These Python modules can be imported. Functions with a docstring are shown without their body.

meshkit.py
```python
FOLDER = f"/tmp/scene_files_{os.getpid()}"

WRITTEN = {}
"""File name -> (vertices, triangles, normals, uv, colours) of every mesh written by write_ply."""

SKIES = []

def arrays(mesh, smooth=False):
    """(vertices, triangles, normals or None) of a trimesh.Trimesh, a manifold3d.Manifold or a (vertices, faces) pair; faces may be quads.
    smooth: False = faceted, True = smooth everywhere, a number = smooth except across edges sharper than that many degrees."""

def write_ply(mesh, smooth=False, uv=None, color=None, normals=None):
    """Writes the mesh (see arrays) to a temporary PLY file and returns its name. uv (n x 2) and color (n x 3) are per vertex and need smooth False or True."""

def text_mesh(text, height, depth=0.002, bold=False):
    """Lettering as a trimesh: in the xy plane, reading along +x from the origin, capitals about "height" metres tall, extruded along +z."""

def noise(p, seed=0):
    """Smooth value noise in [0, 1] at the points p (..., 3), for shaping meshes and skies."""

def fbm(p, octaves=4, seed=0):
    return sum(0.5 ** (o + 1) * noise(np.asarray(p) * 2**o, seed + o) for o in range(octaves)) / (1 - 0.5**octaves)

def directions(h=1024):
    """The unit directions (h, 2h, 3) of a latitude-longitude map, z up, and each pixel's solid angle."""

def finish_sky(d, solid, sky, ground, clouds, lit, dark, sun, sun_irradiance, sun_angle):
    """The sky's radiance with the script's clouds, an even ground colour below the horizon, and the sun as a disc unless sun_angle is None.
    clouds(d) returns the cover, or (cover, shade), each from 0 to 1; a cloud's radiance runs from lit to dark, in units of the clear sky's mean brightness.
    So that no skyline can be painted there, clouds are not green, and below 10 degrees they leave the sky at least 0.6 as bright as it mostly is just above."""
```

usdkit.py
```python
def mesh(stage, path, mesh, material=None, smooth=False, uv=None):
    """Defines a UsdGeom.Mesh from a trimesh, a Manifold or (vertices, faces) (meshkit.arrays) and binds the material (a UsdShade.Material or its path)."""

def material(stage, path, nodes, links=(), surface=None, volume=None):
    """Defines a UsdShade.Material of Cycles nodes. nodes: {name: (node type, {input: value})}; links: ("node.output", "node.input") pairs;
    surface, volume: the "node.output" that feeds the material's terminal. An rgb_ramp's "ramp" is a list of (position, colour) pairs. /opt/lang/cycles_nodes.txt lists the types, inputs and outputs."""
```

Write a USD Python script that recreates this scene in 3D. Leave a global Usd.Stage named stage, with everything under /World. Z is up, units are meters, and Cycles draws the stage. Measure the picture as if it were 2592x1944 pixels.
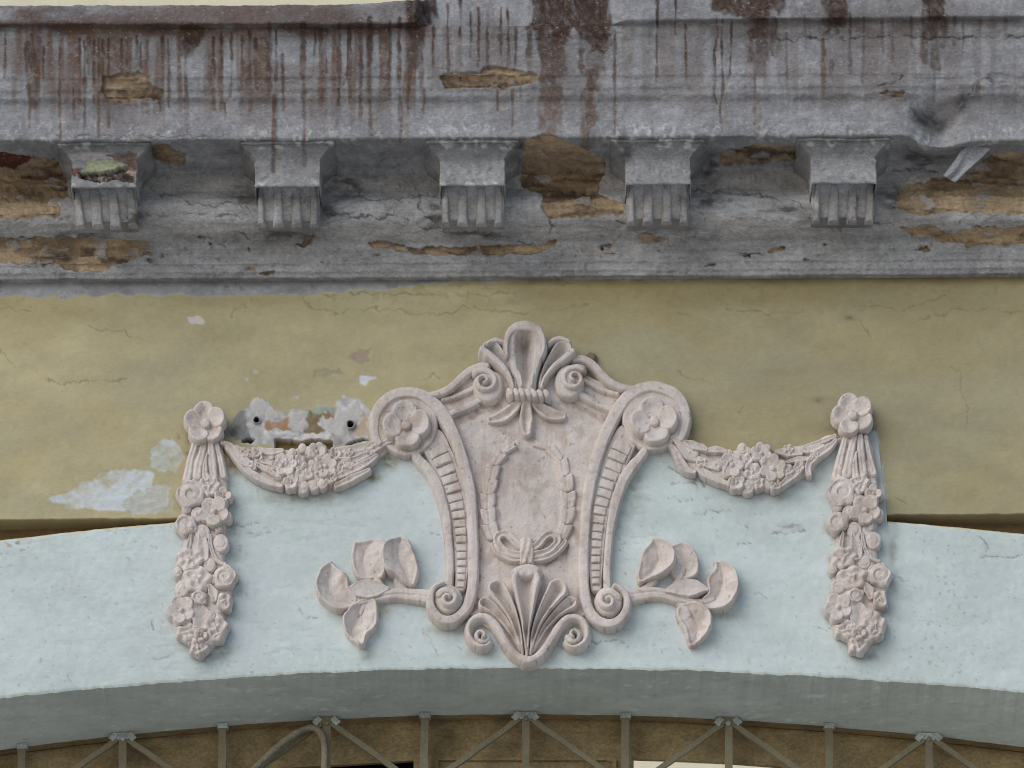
import math
import numpy as np
import trimesh, shapely
from scipy.ndimage import map_coordinates, gaussian_filter
from scipy.spatial import cKDTree
from scipy.interpolate import splprep, splev
from pxr import Usd, UsdGeom, UsdLux, UsdShade, Gf, Sdf, Vt
import usdkit

# ------------------------------------------------------------------ stage, camera, sky, sun, exposure
stage = Usd.Stage.CreateInMemory()
UsdGeom.SetStageUpAxis(stage, "Z")
UsdGeom.SetStageMetersPerUnit(stage, 1.0)
UsdGeom.Xform.Define(stage, "/World")
UsdGeom.Scope.Define(stage, "/World/Looks")

PITCH, ROLL, FPX, PXM = math.radians(25.0), math.radians(0.33), 12000.0, 1.35e-3
DIST = FPX * PXM
ZC = 8.45                                         # height of the point the camera is aimed at
CAM = np.array([0.0, -DIST * math.cos(PITCH), ZC - DIST * math.sin(PITCH)])
F_ = np.array([0, math.cos(PITCH), math.sin(PITCH)])
U0 = np.array([0, -math.sin(PITCH), math.cos(PITCH)])
R_ = np.array([1.0, 0, 0]) * math.cos(ROLL) - U0 * math.sin(ROLL)
UP = U0 * math.cos(ROLL) + np.array([1.0, 0, 0]) * math.sin(ROLL)
cam = UsdGeom.Camera.Define(stage, "/World/camera")
cam.CreateHorizontalApertureAttr(36.0)
cam.CreateFocalLengthAttr(36.0 * FPX / 2592)
m4 = Gf.Matrix4d(*R_, 0, *UP, 0, *(-F_), 0, *CAM, 1)
UsdGeom.Xformable(cam).AddTransformOp().Set(m4)
cam.CreateExposureAttr(0.55)

SUN_DIR = np.array([-0.58, -0.58, 0.58]); SUN_DIR /= np.linalg.norm(SUN_DIR)
ELEV, ROT = math.asin(SUN_DIR[2]), math.atan2(SUN_DIR[0], SUN_DIR[1])
sky_mat = usdkit.material(stage, "/World/Looks/sky", {
    "s": ("sky_texture", {"sky_type": "single_scattering", "sun_disc": False, "sun_elevation": ELEV, "sun_rotation": ROT}),
    "b": ("background_shader", {"strength": 0.085})}, [("s.color", "b.color")], surface="b.background")
dome = UsdLux.DomeLight.Define(stage, "/World/sky")
UsdShade.MaterialBindingAPI.Apply(dome.GetPrim()).Bind(sky_mat)
dome.GetPrim().SetCustomDataByKey("kind", "structure")
sun = UsdLux.DistantLight.Define(stage, "/World/sun")
sun.CreateNormalizeAttr(True); sun.CreateIntensityAttr(0.33); sun.CreateAngleAttr(55.0)
sun.CreateColorAttr(Gf.Vec3f(1.0, 0.99, 0.975))
zax = Gf.Vec3d(*SUN_DIR)
UsdGeom.Xformable(sun).AddTransformOp().Set(Gf.Matrix4d().SetRotate(Gf.Rotation(Gf.Vec3d(0, 0, 1), zax)))


# ------------------------------------------------------------------ measuring and writing helpers
def unproj(u, v, d):
    """Point of the vertical plane y = -d that a spot measured on the photograph lies on."""
    u, v, d = np.broadcast_arrays(np.asarray(u, float), np.asarray(v, float), np.asarray(d, float))
    a, b = (u - 1296) / FPX, (972 - v) / FPX
    dr = F_ + a[..., None] * R_ + b[..., None] * UP
    t = (-d - CAM[1]) / dr[..., 1]
    return CAM + t[..., None] * dr


def proj(P):
    q = np.asarray(P) - CAM
    w = q @ F_
    return 1296 + FPX * (q @ R_) / w, 972 - FPX * (q @ UP) / w


_rng = np.random.default_rng(7)
_N = [gaussian_filter(_rng.random((256, 256)), 0.45, mode="wrap") for _ in range(6)]
_N = [(n - n.mean()) / n.std() * 0.5 for n in _N]


def noise(u, v, scale, seed=0, sv=None):
    """Smooth noise about 0, spread about 0.5; scale: wavelength."""
    sv = scale if sv is None else sv
    a, b = np.asarray(u, float) / scale + seed * 17.31, np.asarray(v, float) / sv + seed * 41.7
    return map_coordinates(_N[seed % 6], [np.ravel(b), np.ravel(a)], order=2, mode="grid-wrap").reshape(np.shape(a))


def fbm(u, v, scale, seed=0, octaves=3, sv=None):
    sv = scale if sv is None else sv
    return sum(0.55 ** k * noise(u, v, scale / 2 ** k, seed + k, sv / 2 ** k) for k in range(octaves))


def sstep(a, b, x):
    t = np.clip((np.asarray(x, float) - a) / (b - a), 0, 1)
    return t * t * (3 - 2 * t)


def mixc(c, col, m):
    return c * (1 - m[..., None]) + np.asarray(col) * m[..., None]


used = {}


def numbered(parent, name):
    k = used.get((parent, name), 0)
    used[(parent, name)] = k + 1
    return name if k == 0 else f"{name}_{k:03d}"


def tag(prim, label=None, cat=None, group=None, kind=None):
    for k, x in (("label", label), ("category", cat), ("group", group), ("kind", kind)):
        if x:
            prim.SetCustomDataByKey(k, x)


ORIGIN = {}


def thing(name, label, cat, loc=(0, 0, 0), group=None, kind=None, parent="/World"):
    path = f"{parent}/{numbered(parent, name)}"
    x = UsdGeom.Xform.Define(stage, path)
    off = ORIGIN.get(parent, np.zeros(3))
    loc = np.asarray(loc, float)
    x.AddTranslateOp().Set(Gf.Vec3d(*(loc - off)))
    ORIGIN[path] = loc
    tag(x.GetPrim(), label, cat, group, kind)
    return path


def put(name, V, Fc, mat, parent="/World", color=None, smooth=True, label=None, cat=None, group=None, kind=None):
    """One Mesh prim; vertices in world metres."""
    path = f"{parent}/{numbered(parent, name)}"
    V = np.asarray(V, float); Fc = np.asarray(Fc, int)
    if Fc.shape[1] == 4:
        Fc = np.vstack([Fc[:, [0, 1, 2]], Fc[:, [0, 2, 3]]])
    n = None
    if smooth is True:
        n = np.zeros_like(V)
        cr = np.cross(V[Fc[:, 1]] - V[Fc[:, 0]], V[Fc[:, 2]] - V[Fc[:, 0]])
        for k in range(3):
            for c in range(3):
                n[:, c] += np.bincount(Fc[:, k], cr[:, c], len(V))
        n /= np.maximum(np.linalg.norm(n, axis=1, keepdims=True), 1e-20)
    me = UsdGeom.Mesh.Define(stage, path)
    me.CreatePointsAttr(Vt.Vec3fArray.FromNumpy((V - ORIGIN.get(parent, np.zeros(3))).astype(np.float32)))
    me.CreateFaceVertexCountsAttr(Vt.IntArray.FromNumpy(np.full(len(Fc), 3, np.int32)))
    me.CreateFaceVertexIndicesAttr(Vt.IntArray.FromNumpy(Fc.astype(np.int32).ravel()))
    me.CreateSubdivisionSchemeAttr("none")
    if n is not None:
        me.CreateNormalsAttr(Vt.Vec3fArray.FromNumpy(n.astype(np.float32)))
        me.SetNormalsInterpolation("vertex")
    if color is not None:
        UsdGeom.PrimvarsAPI(me).CreatePrimvar("paint", Sdf.ValueTypeNames.Color3fArray, "vertex").Set(
            Vt.Vec3fArray.FromNumpy(np.clip(color, 0.004, 0.95).astype(np.float32)))
    UsdShade.MaterialBindingAPI.Apply(me.GetPrim()).Bind(mat)
    tag(me.GetPrim(), label, cat, group, kind)
    return path


def gridfaces(nr, nc):
    i = np.arange(nr * nc).reshape(nr, nc)
    return np.stack([i[:-1, :-1], i[1:, :-1], i[1:, 1:], i[:-1, 1:]], -1).reshape(-1, 4)


# ------------------------------------------------------------------ materials
def plaster(name, attr=None, color=(0.5, 0.5, 0.5), flecks=0.0, vary=0.10, grain=0.5, speck=0.0, speck_col=(0.12, 0.10, 0.09), rough=0.85, stretch=1.0, spec=0.25):
    nodes = {
        "geo": ("geometry", {}),
        "map": ("mapping", {"scale": (1.0 / stretch, 1.0, 1.0)}),
        "n1": ("noise_texture", {"scale": 9.0, "detail": 6.0, "roughness": 0.62}),
        "r1": ("map_range", {"from_min": 0.3, "from_max": 0.7, "to_min": 1 - vary, "to_max": 1 + vary}),
        "n2": ("noise_texture", {"scale": 140.0, "detail": 4.0, "roughness": 0.65}),
        "r2": ("map_range", {"from_min": 0.3, "from_max": 0.7, "to_min": 1 - vary * 0.8, "to_max": 1 + vary * 0.8}),
        "mm": ("math", {"math_type": "multiply"}),
        "cm": ("combine_color", {}),
        "mx": ("mix_color", {"blend_type": "multiply", "fac": 1.0, "use_clamp": False}),
        "n3": ("noise_texture", {"scale": 230.0, "detail": 3.0, "roughness": 0.55}),
        "r3": ("map_range", {"from_min": 0.64, "from_max": 0.74, "to_min": 0.0, "to_max": speck, "clamp": True}),
        "sp": ("mix_color", {"blend_type": "mix", "b": speck_col}),
        "n4": ("noise_texture", {"scale": 60.0, "detail": 9.0, "roughness": 0.7}),
        "bu": ("bump", {"strength": grain, "distance": 0.006}),
        "p": ("principled_bsdf", {"roughness": rough, "specular_ior_level": spec})}
    L = [("geo.position", "map.vector"), ("map.vector", "n1.vector"), ("map.vector", "n2.vector"), ("map.vector", "n3.vector"), ("map.vector", "n4.vector"),
         ("n1.fac", "r1.value"), ("n2.fac", "r2.value"), ("r1.result", "mm.value1"), ("r2.result", "mm.value2"),
         ("mm.value", "cm.r"), ("mm.value", "cm.g"), ("mm.value", "cm.b"), ("cm.color", "mx.b"),
         ("n3.fac", "r3.value"), ("mx.result", "sp.a"), ("r3.result", "sp.fac"), ("sp.result", "p.base_color"),
         ("n4.fac", "bu.height"), ("bu.normal", "p.normal")]
    if flecks:
        nodes["n5"] = ("noise_texture", {"scale": 105.0, "detail": 4.0, "roughness": 0.7})
        nodes["r5"] = ("map_range", {"from_min": 0.60, "from_max": 0.70, "to_min": 0.0, "to_max": flecks, "clamp": True})
        nodes["r6"] = ("map_range", {"from_min": 0.40, "from_max": 0.30, "to_min": 0.0, "to_max": flecks, "clamp": True})
        nodes["w1"] = ("mix_color", {"blend_type": "mix", "b": (0.56, 0.545, 0.53)})
        nodes["w2"] = ("mix_color", {"blend_type": "mix", "b": (0.075, 0.058, 0.05)})
        L.remove(("sp.result", "p.base_color"))
        L += [("map.vector", "n5.vector"), ("n5.fac", "r5.value"), ("n5.fac", "r6.value"), ("sp.result", "w1.a"), ("r5.result", "w1.fac"), ("w1.result", "w2.a"), ("r6.result", "w2.fac"), ("w2.result", "p.base_color")]
    if attr:
        nodes["a"] = ("attribute", {"attribute": "paint"})
        L.append(("a.color", "mx.a"))
    else:
        nodes["mx"][1]["a"] = color
    return usdkit.material(stage, f"/World/Looks/{name}", nodes, L, surface="p.BSDF")


M_CORN = plaster("weathered_grey_paint", True, flecks=0.42, vary=0.24, grain=1.0, speck=0.75, speck_col=(0.07, 0.06, 0.055), stretch=1.6)
M_YEL = plaster("yellow_limewash", True, vary=0.07, grain=0.28, speck=0.12, speck_col=(0.2, 0.17, 0.11), stretch=2.2)
M_BLUE = plaster("pale_blue_paint", True, vary=0.05, grain=0.16, speck=0.3, speck_col=(0.2, 0.21, 0.2), stretch=1.4)
M_PINK = plaster("pink_stucco_paint", True, vary=0.09, grain=0.5, speck=0.5, speck_col=(0.22, 0.17, 0.15))
M_BEIGE = plaster("old_beige_plaster", False, (0.245, 0.18, 0.09), vary=0.4, grain=0.4, speck=0.25, speck_col=(0.07, 0.05, 0.03), stretch=1.5)
M_BROWN = plaster("bare_brown_render", False, (0.24, 0.165, 0.09), vary=0.2, grain=0.4, stretch=3.0)
M_IRON = plaster("olive_painted_iron", False, (0.18, 0.155, 0.095), vary=0.16, grain=0.5, speck=0.3, speck_col=(0.08, 0.06, 0.04), rough=0.7)
M_CHIP = plaster("chipped_pale_paint", False, (0.33, 0.35, 0.325), vary=0.35, grain=0.8, speck=0.6, speck_col=(0.16, 0.13, 0.1))
M_CREAM = plaster("cream_wall", False, (0.72, 0.66, 0.48), vary=0.06, grain=0.2)
M_DARK = plaster("dark_room", False, (0.02, 0.016, 0.02), vary=0.1, grain=0.1)
M_MUD = plaster("dried_mud", False, (0.2, 0.16, 0.115), vary=0.25, grain=1.0, speck=0.5)
M_PIPE = plaster("mortar_covered_pipe", False, (0.20, 0.175, 0.12), vary=0.3, grain=1.0, speck=0.5)
M_ROAD = plaster("grey_paving", False, (0.52, 0.505, 0.475), vary=0.15, grain=0.4, speck=0.3)


# ------------------------------------------------------------------ paint (stains, flaking and bare patches of the plaster)
def sdf_poly(u, v, poly, jag=4.0, seed=1, sc=14):
    """Signed distance (inside positive) to a polygon with a ragged outline; far points get -99."""
    poly = np.asarray(poly, float)
    pad = 30
    box = (u > poly[:, 0].min() - pad) & (u < poly[:, 0].max() + pad) & (v > poly[:, 1].min() - pad) & (v < poly[:, 1].max() + pad)
    out = np.full(np.shape(u), -99.0)
    if box.any():
        uu, vv = u[box], v[box]
        uu, vv = uu + jag * fbm(uu, vv, sc * 2, seed), vv + jag * fbm(uu, vv, sc * 2, seed + 3)
        ring = shapely.Polygon(poly)
        b = shapely.get_coordinates(shapely.segmentize(ring.exterior, 1.5))
        dd = cKDTree(b).query(np.c_[uu, vv])[0]
        out[box] = np.where(shapely.contains_xy(ring, uu, vv), dd, -dd) + jag * 0.5 * noise(uu, vv, sc * 0.5, seed + 1)
    return out


def line_mask(u, v, pts, width, jag=3.0, seed=2):
    pts = np.asarray(pts, float)
    pad = 12 + width
    box = (u > pts[:, 0].min() - pad) & (u < pts[:, 0].max() + pad) & (v > pts[:, 1].min() - pad) & (v < pts[:, 1].max() + pad)
    out = np.zeros(np.shape(u))
    if box.any():
        uu, vv = u[box], v[box]
        vv = vv + jag * fbm(uu, vv, 16, seed)
        uu = uu + jag * 0.7 * fbm(uu, vv, 16, seed + 2)
        b = shapely.get_coordinates(shapely.segmentize(shapely.LineString(pts), 1.0))
        dd = cKDTree(b).query(np.c_[uu, vv])[0]
        dd = dd + 0.30 * width * noise(uu, vv, 11, seed + 3) + 0.25 * width * noise(uu, vv, 40, seed + 4)
        out[box] = sstep(width, width * 0.35, dd) * np.clip(0.92 + 0.7 * noise(uu, vv, 22, seed + 1), 0, 1)
    return out


Z1 = lambda pts: [(x / 2.304, y / 2.304) for x, y in pts]
Z2 = lambda pts: [(850 + x / 2.304, y / 2.304) for x, y in pts]
Z3 = lambda pts: [(1700 + x / 2.304, y / 2.304) for x, y in pts]

PEELS = [  # bare patches: outline, tone (0 dark brown .. 1 light beige)
    (Z1([(610, 450), (700, 425), (860, 440), (870, 500), (940, 520), (935, 590), (760, 600), (640, 590), (600, 540)]), 0.30),
    (Z2([(600, 450), (700, 415), (840, 410), (860, 380), (1050, 400), (1180, 430), (1170, 480), (1080, 500), (980, 525), (800, 520), (650, 515)]), 0.42),
    (Z1([(-200, 880), (0, 890), (180, 930), (330, 920), (390, 1060), (400, 1130), (340, 1180), (360, 1270), (0, 1275), (-200, 1275)]), 0.62),
    (Z1([(-200, 1390), (0, 1390), (300, 1385), (860, 1410), (870, 1440), (790, 1510), (620, 1560), (580, 1600), (400, 1560), (0, 1530), (-200, 1530)]), 0.72),
    (Z2([(1100, 830), (1240, 780), (1400, 850), (1520, 910), (1590, 960), (1540, 1060), (1530, 1120), (1690, 1170), (1690, 1260), (1250, 1275), (1190, 1210), (1200, 1140), (1080, 1090), (1080, 1000)]), 0.66),
    (Z2([(180, 1420), (310, 1415), (450, 1440), (880, 1435), (1220, 1430), (1300, 1390), (1270, 1450), (1100, 1480), (900, 1495), (560, 1480), (250, 1455)]), 0.72),
    (Z3([(280, 890), (480, 840), (730, 850), (730, 940), (600, 960), (290, 970)]), 0.6),
    (Z3([(1320, 1090), (1600, 1030), (1750, 990), (1900, 870), (2060, 880), (2500, 880), (2500, 1250), (1440, 1250), (1300, 1220)]), 0.8),
    (Z3([(1330, 1330), (1530, 1320), (1640, 1370), (1780, 1320), (2060, 1330), (2500, 1330), (2500, 1410), (2060, 1415), (1720, 1450), (1700, 1400), (1400, 1400)]), 0.8),
    (Z3([(1215, 545), (1260, 515), (1300, 530), (1360, 535), (1350, 580), (1300, 570)]), 0.15),
    (Z1([(880, 845), (980, 850), (1080, 900), (1070, 960), (980, 970), (900, 950)]), 0.4),
    (Z3([(590, 1450), (660, 1440), (665, 1465), (560, 1475)]), 0.8),
    (Z3([(1410, 1465), (1480, 1450), (1525, 1465), (1500, 1480)]), 0.8),
    (Z2([(1770, 1370), (1830, 1375), (1910, 1385), (1900, 1400), (1780, 1400)]), 0.7),
    (Z2([(1420, 1455), (1650, 1480), (1640, 1492), (1450, 1470)]), 0.8),
    (Z1([(1720, 1420), (1820, 1380), (1830, 1420), (1760, 1440)]), 0.35),
    (Z1([(1540, 1590), (1600, 1595), (1590, 1615), (1560, 1610)]), 0.6),
]
rs = np.random.default_rng(11)
for _ in range(26):                              # scattered small flakes along the lower mouldings
    cu, cv = rs.uniform(0, 2592), rs.uniform(600, 690)
    w_, h_ = rs.uniform(5, 16), rs.uniform(2.5, 6)
    PEELS.append(([(cu - w_, cv), (cu - w_ * .3, cv - h_), (cu + w_, cv - h_ * .5), (cu + w_ * .7, cv + h_), (cu - w_ * .4, cv + h_ * .8)], rs.uniform(0.4, 0.85)))

DRIPS = []                                       # (points, width, strength)
def drip(u, v0, v1, w, s=0.85):
    DRIPS.append(([(u, v0), (u + rs.uniform(-2, 2), (v0 + v1) / 2), (u + rs.uniform(-3, 3), v1)], w, s))
for x, a, b, w in [(30, 200, 450, 10), (160, 260, 500, 16), (185, 200, 620, 22), (215, 250, 520, 18), (170, 500, 740, 12), (255, 270, 560, 9), (350, 230, 810, 10), (430, 520, 690, 8), (465, 230, 600, 9),
                   (492, 240, 790, 10), (520, 220, 430, 12), (548, 230, 690, 10), (575, 220, 780, 11), (600, 230, 540, 9), (632, 230, 740, 10), (665, 480, 600, 9), (710, 230, 430, 10), (740, 240, 390, 8),
                   (800, 220, 430, 13), (822, 230, 400, 8), (860, 240, 380, 8), (932, 560, 640, 7), (945, 220, 400, 10), (982, 230, 620, 10), (1060, 150, 320, 20), (1085, 150, 760, 15), (1120, 160, 320, 20), (1245, 220, 640, 11),
                   (1292, 190, 640, 12), (1312, 600, 700, 8), (1350, 190, 560, 12), (1410, 210, 520, 10), (1455, 180, 640, 12), (1492, 230, 520, 11), (1570, 120, 560, 16), (1600, 560, 1000, 13),
                   (1610, 180, 470, 9), (1650, 320, 640, 13), (1770, 130, 560, 18), (1775, 540, 960, 15), (1840, 160, 320, 9), (1870, 170, 460, 12), (1880, 420, 600, 14), (1905, 170, 420, 8), (1980, 200, 620, 9), (2040, 190, 560, 10)]:
    drip(x / 2.304, a / 2.304, b / 2.304, max(w / 2.304 * 1.3, 4.2), 0.9)
for x, a, b, w in [(20, 130, 620, 11), (75, 150, 600, 8), (145, 150, 700, 12), (200, 100, 790, 14), (315, 110, 560, 10), (370, 100, 700, 13), (380, 600, 830, 10), (435, 30, 480, 24), (470, 30, 380, 26), (425, 470, 660, 10), (500, 90, 690, 16), (515, 520, 660, 15),
                   (572, 100, 430, 9), (650, 40, 410, 9), (727, 20, 380, 11), (785, 60, 330, 7), (832, 50, 390, 10), (885, 50, 380, 11), (962, 50, 370, 11), (1003, 60, 380, 10), (1050, 120, 430, 12), (1120, 140, 410, 14),
                   (942, 530, 640, 8), (1030, 520, 730, 10), (1080, 500, 560, 8), (1135, 100, 330, 12), (1210, 150, 780, 34), (1255, 150, 800, 36), (1300, 150, 790, 32), (1235, 100, 420, 44), (1310, 100, 420, 40),
                   (1560, 60, 330, 42), (1520, 250, 520, 36), (1490, 430, 700, 36), (1455, 560, 860, 30), (1480, 600, 840, 26), (1430, 150, 420, 22), (1470, 100, 380, 24), (1628, 180, 780, 10), (1600, 80, 250, 20), (1875, 0, 470, 8), (2040, 150, 500, 7), (1980, 0, 200, 7)]:
    drip(850 + x / 2.304, a / 2.304, b / 2.304, max(w / 2.304 * 1.3, 4.2), 0.92)
DRIPS += [(Z3([(262, 110), (268, 210), (247, 300), (255, 420), (246, 520), (262, 610)]), 4.5, .95), (Z3([(298, 120), (292, 260), (296, 450), (300, 520), (280, 620), (295, 770)]), 4.8, .95),
          (Z3([(350, 120), (350, 250), (338, 430), (310, 490)]), 4.4, .95)]
for x, a, b, w, s in [(480, 100, 330, 36, .95), (540, 90, 330, 44, .95), (590, 130, 300, 30, .9), (515, 250, 420, 30, .8), (490, 330, 780, 12, .7), (505, 560, 780, 16, .5), (890, 110, 560, 12, .8), (920, 110, 200, 22, .85), (960, 120, 190, 18, .8),
                      (935, 360, 450, 14, .8), (1040, 90, 400, 10, .7), (1050, 340, 420, 12, .7), (1120, 110, 480, 9, .6), (670, 200, 520, 8, .5), (780, 100, 300, 8, .5), (1230, 120, 300, 11, .6), (1290, 120, 360, 9, .5), (1470, 200, 360, 26, .85),
                      (1530, 100, 380, 34, .9), (1590, 110, 280, 26, .8), (1650, 110, 260, 12, .7), (1530, 360, 560, 9, .5), (1400, 110, 280, 9, .6), (880, 700, 900, 10, .4), (1025, 740, 860, 10, .45), (1470, 40, 240, 9, .6), (1700, 140, 300, 8, .5), (1800, 120, 260, 8, .4), (1950, 120, 240, 8, .4)]:
    drip(1700 + x / 2.304, a / 2.304, b / 2.304, max(w / 2.304 * 1.3, 4.2), s)

CRACKS = [Z1([(900, 1150), (1010, 1140), (1120, 1180), (1250, 1200), (1380, 1180), (1480, 1240)]), Z1([(850, 1260), (1000, 1255), (1130, 1240), (1290, 1260), (1420, 1265)]), Z1([(1220, 1430), (1330, 1435)]),
          Z1([(1350, 1290), (1400, 1350), (1460, 1380)]), Z1([(1900, 1250), (2070, 1240)]), Z2([(20, 1275), (180, 1268), (330, 1265), (430, 1285)]), Z2([(100, 1150), (300, 1160), (480, 1150), (600, 1140)]),
          Z2([(480, 1140), (500, 1240), (560, 1280)]), Z2([(500, 1330), (760, 1360), (1000, 1380)]), Z2([(1240, 1275), (1260, 1310), (1245, 1390)]), Z2([(0, 1150), (60, 1160), (200, 1130)]),
          Z2([(1650, 1290), (1730, 1340), (1850, 1380)]), Z3([(120, 1110), (330, 1120), (560, 1140), (760, 1190), (820, 1230)]), Z3([(790, 1265), (900, 1290), (1100, 1290), (1290, 1310)]), Z3([(880, 1310), (960, 1360), (970, 1400)]),
          Z3([(1300, 985), (1420, 990), (1560, 1010)]), Z3([(400, 1480), (560, 1470)]), Z1([(330, 800), (900, 800), (1400, 790)]), Z1([(1975, 590), (2010, 480), (2035, 380)]),
          Z3([(1730, 545), (1760, 520), (1770, 470), (1900, 465), (1970, 470)]), Z3([(1200, 515), (1280, 480), (1360, 440)]), Z2([(930, 1425), (1230, 1428)]), Z3([(640, 240), (780, 220), (1100, 225), (1500, 215), (2050, 225)])]

DIRT_SHADE = [  # black dirt below the brackets, shade painted into the corners: centre, radii
    (205, 600, 70, 16), (340, 545, 34, 30), (730, 596, 75, 15), (835, 535, 30, 40), (1200, 595, 80, 14), (1100, 540, 24, 36), (1670, 575, 90, 13), (1790, 510, 70, 12), (1800, 420, 22, 40), (2130, 560, 90, 8), (2265, 500, 40, 30),
    (2355, 285, 50, 22), (2440, 250, 22, 22), (2330, 400, 55, 25), (880, 470, 60, 35), (620, 500, 40, 26), (2010, 530, 60, 8), (1585, 380, 16, 40), (1320, 380, 12, 40), (400, 380, 26, 20)]


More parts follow.
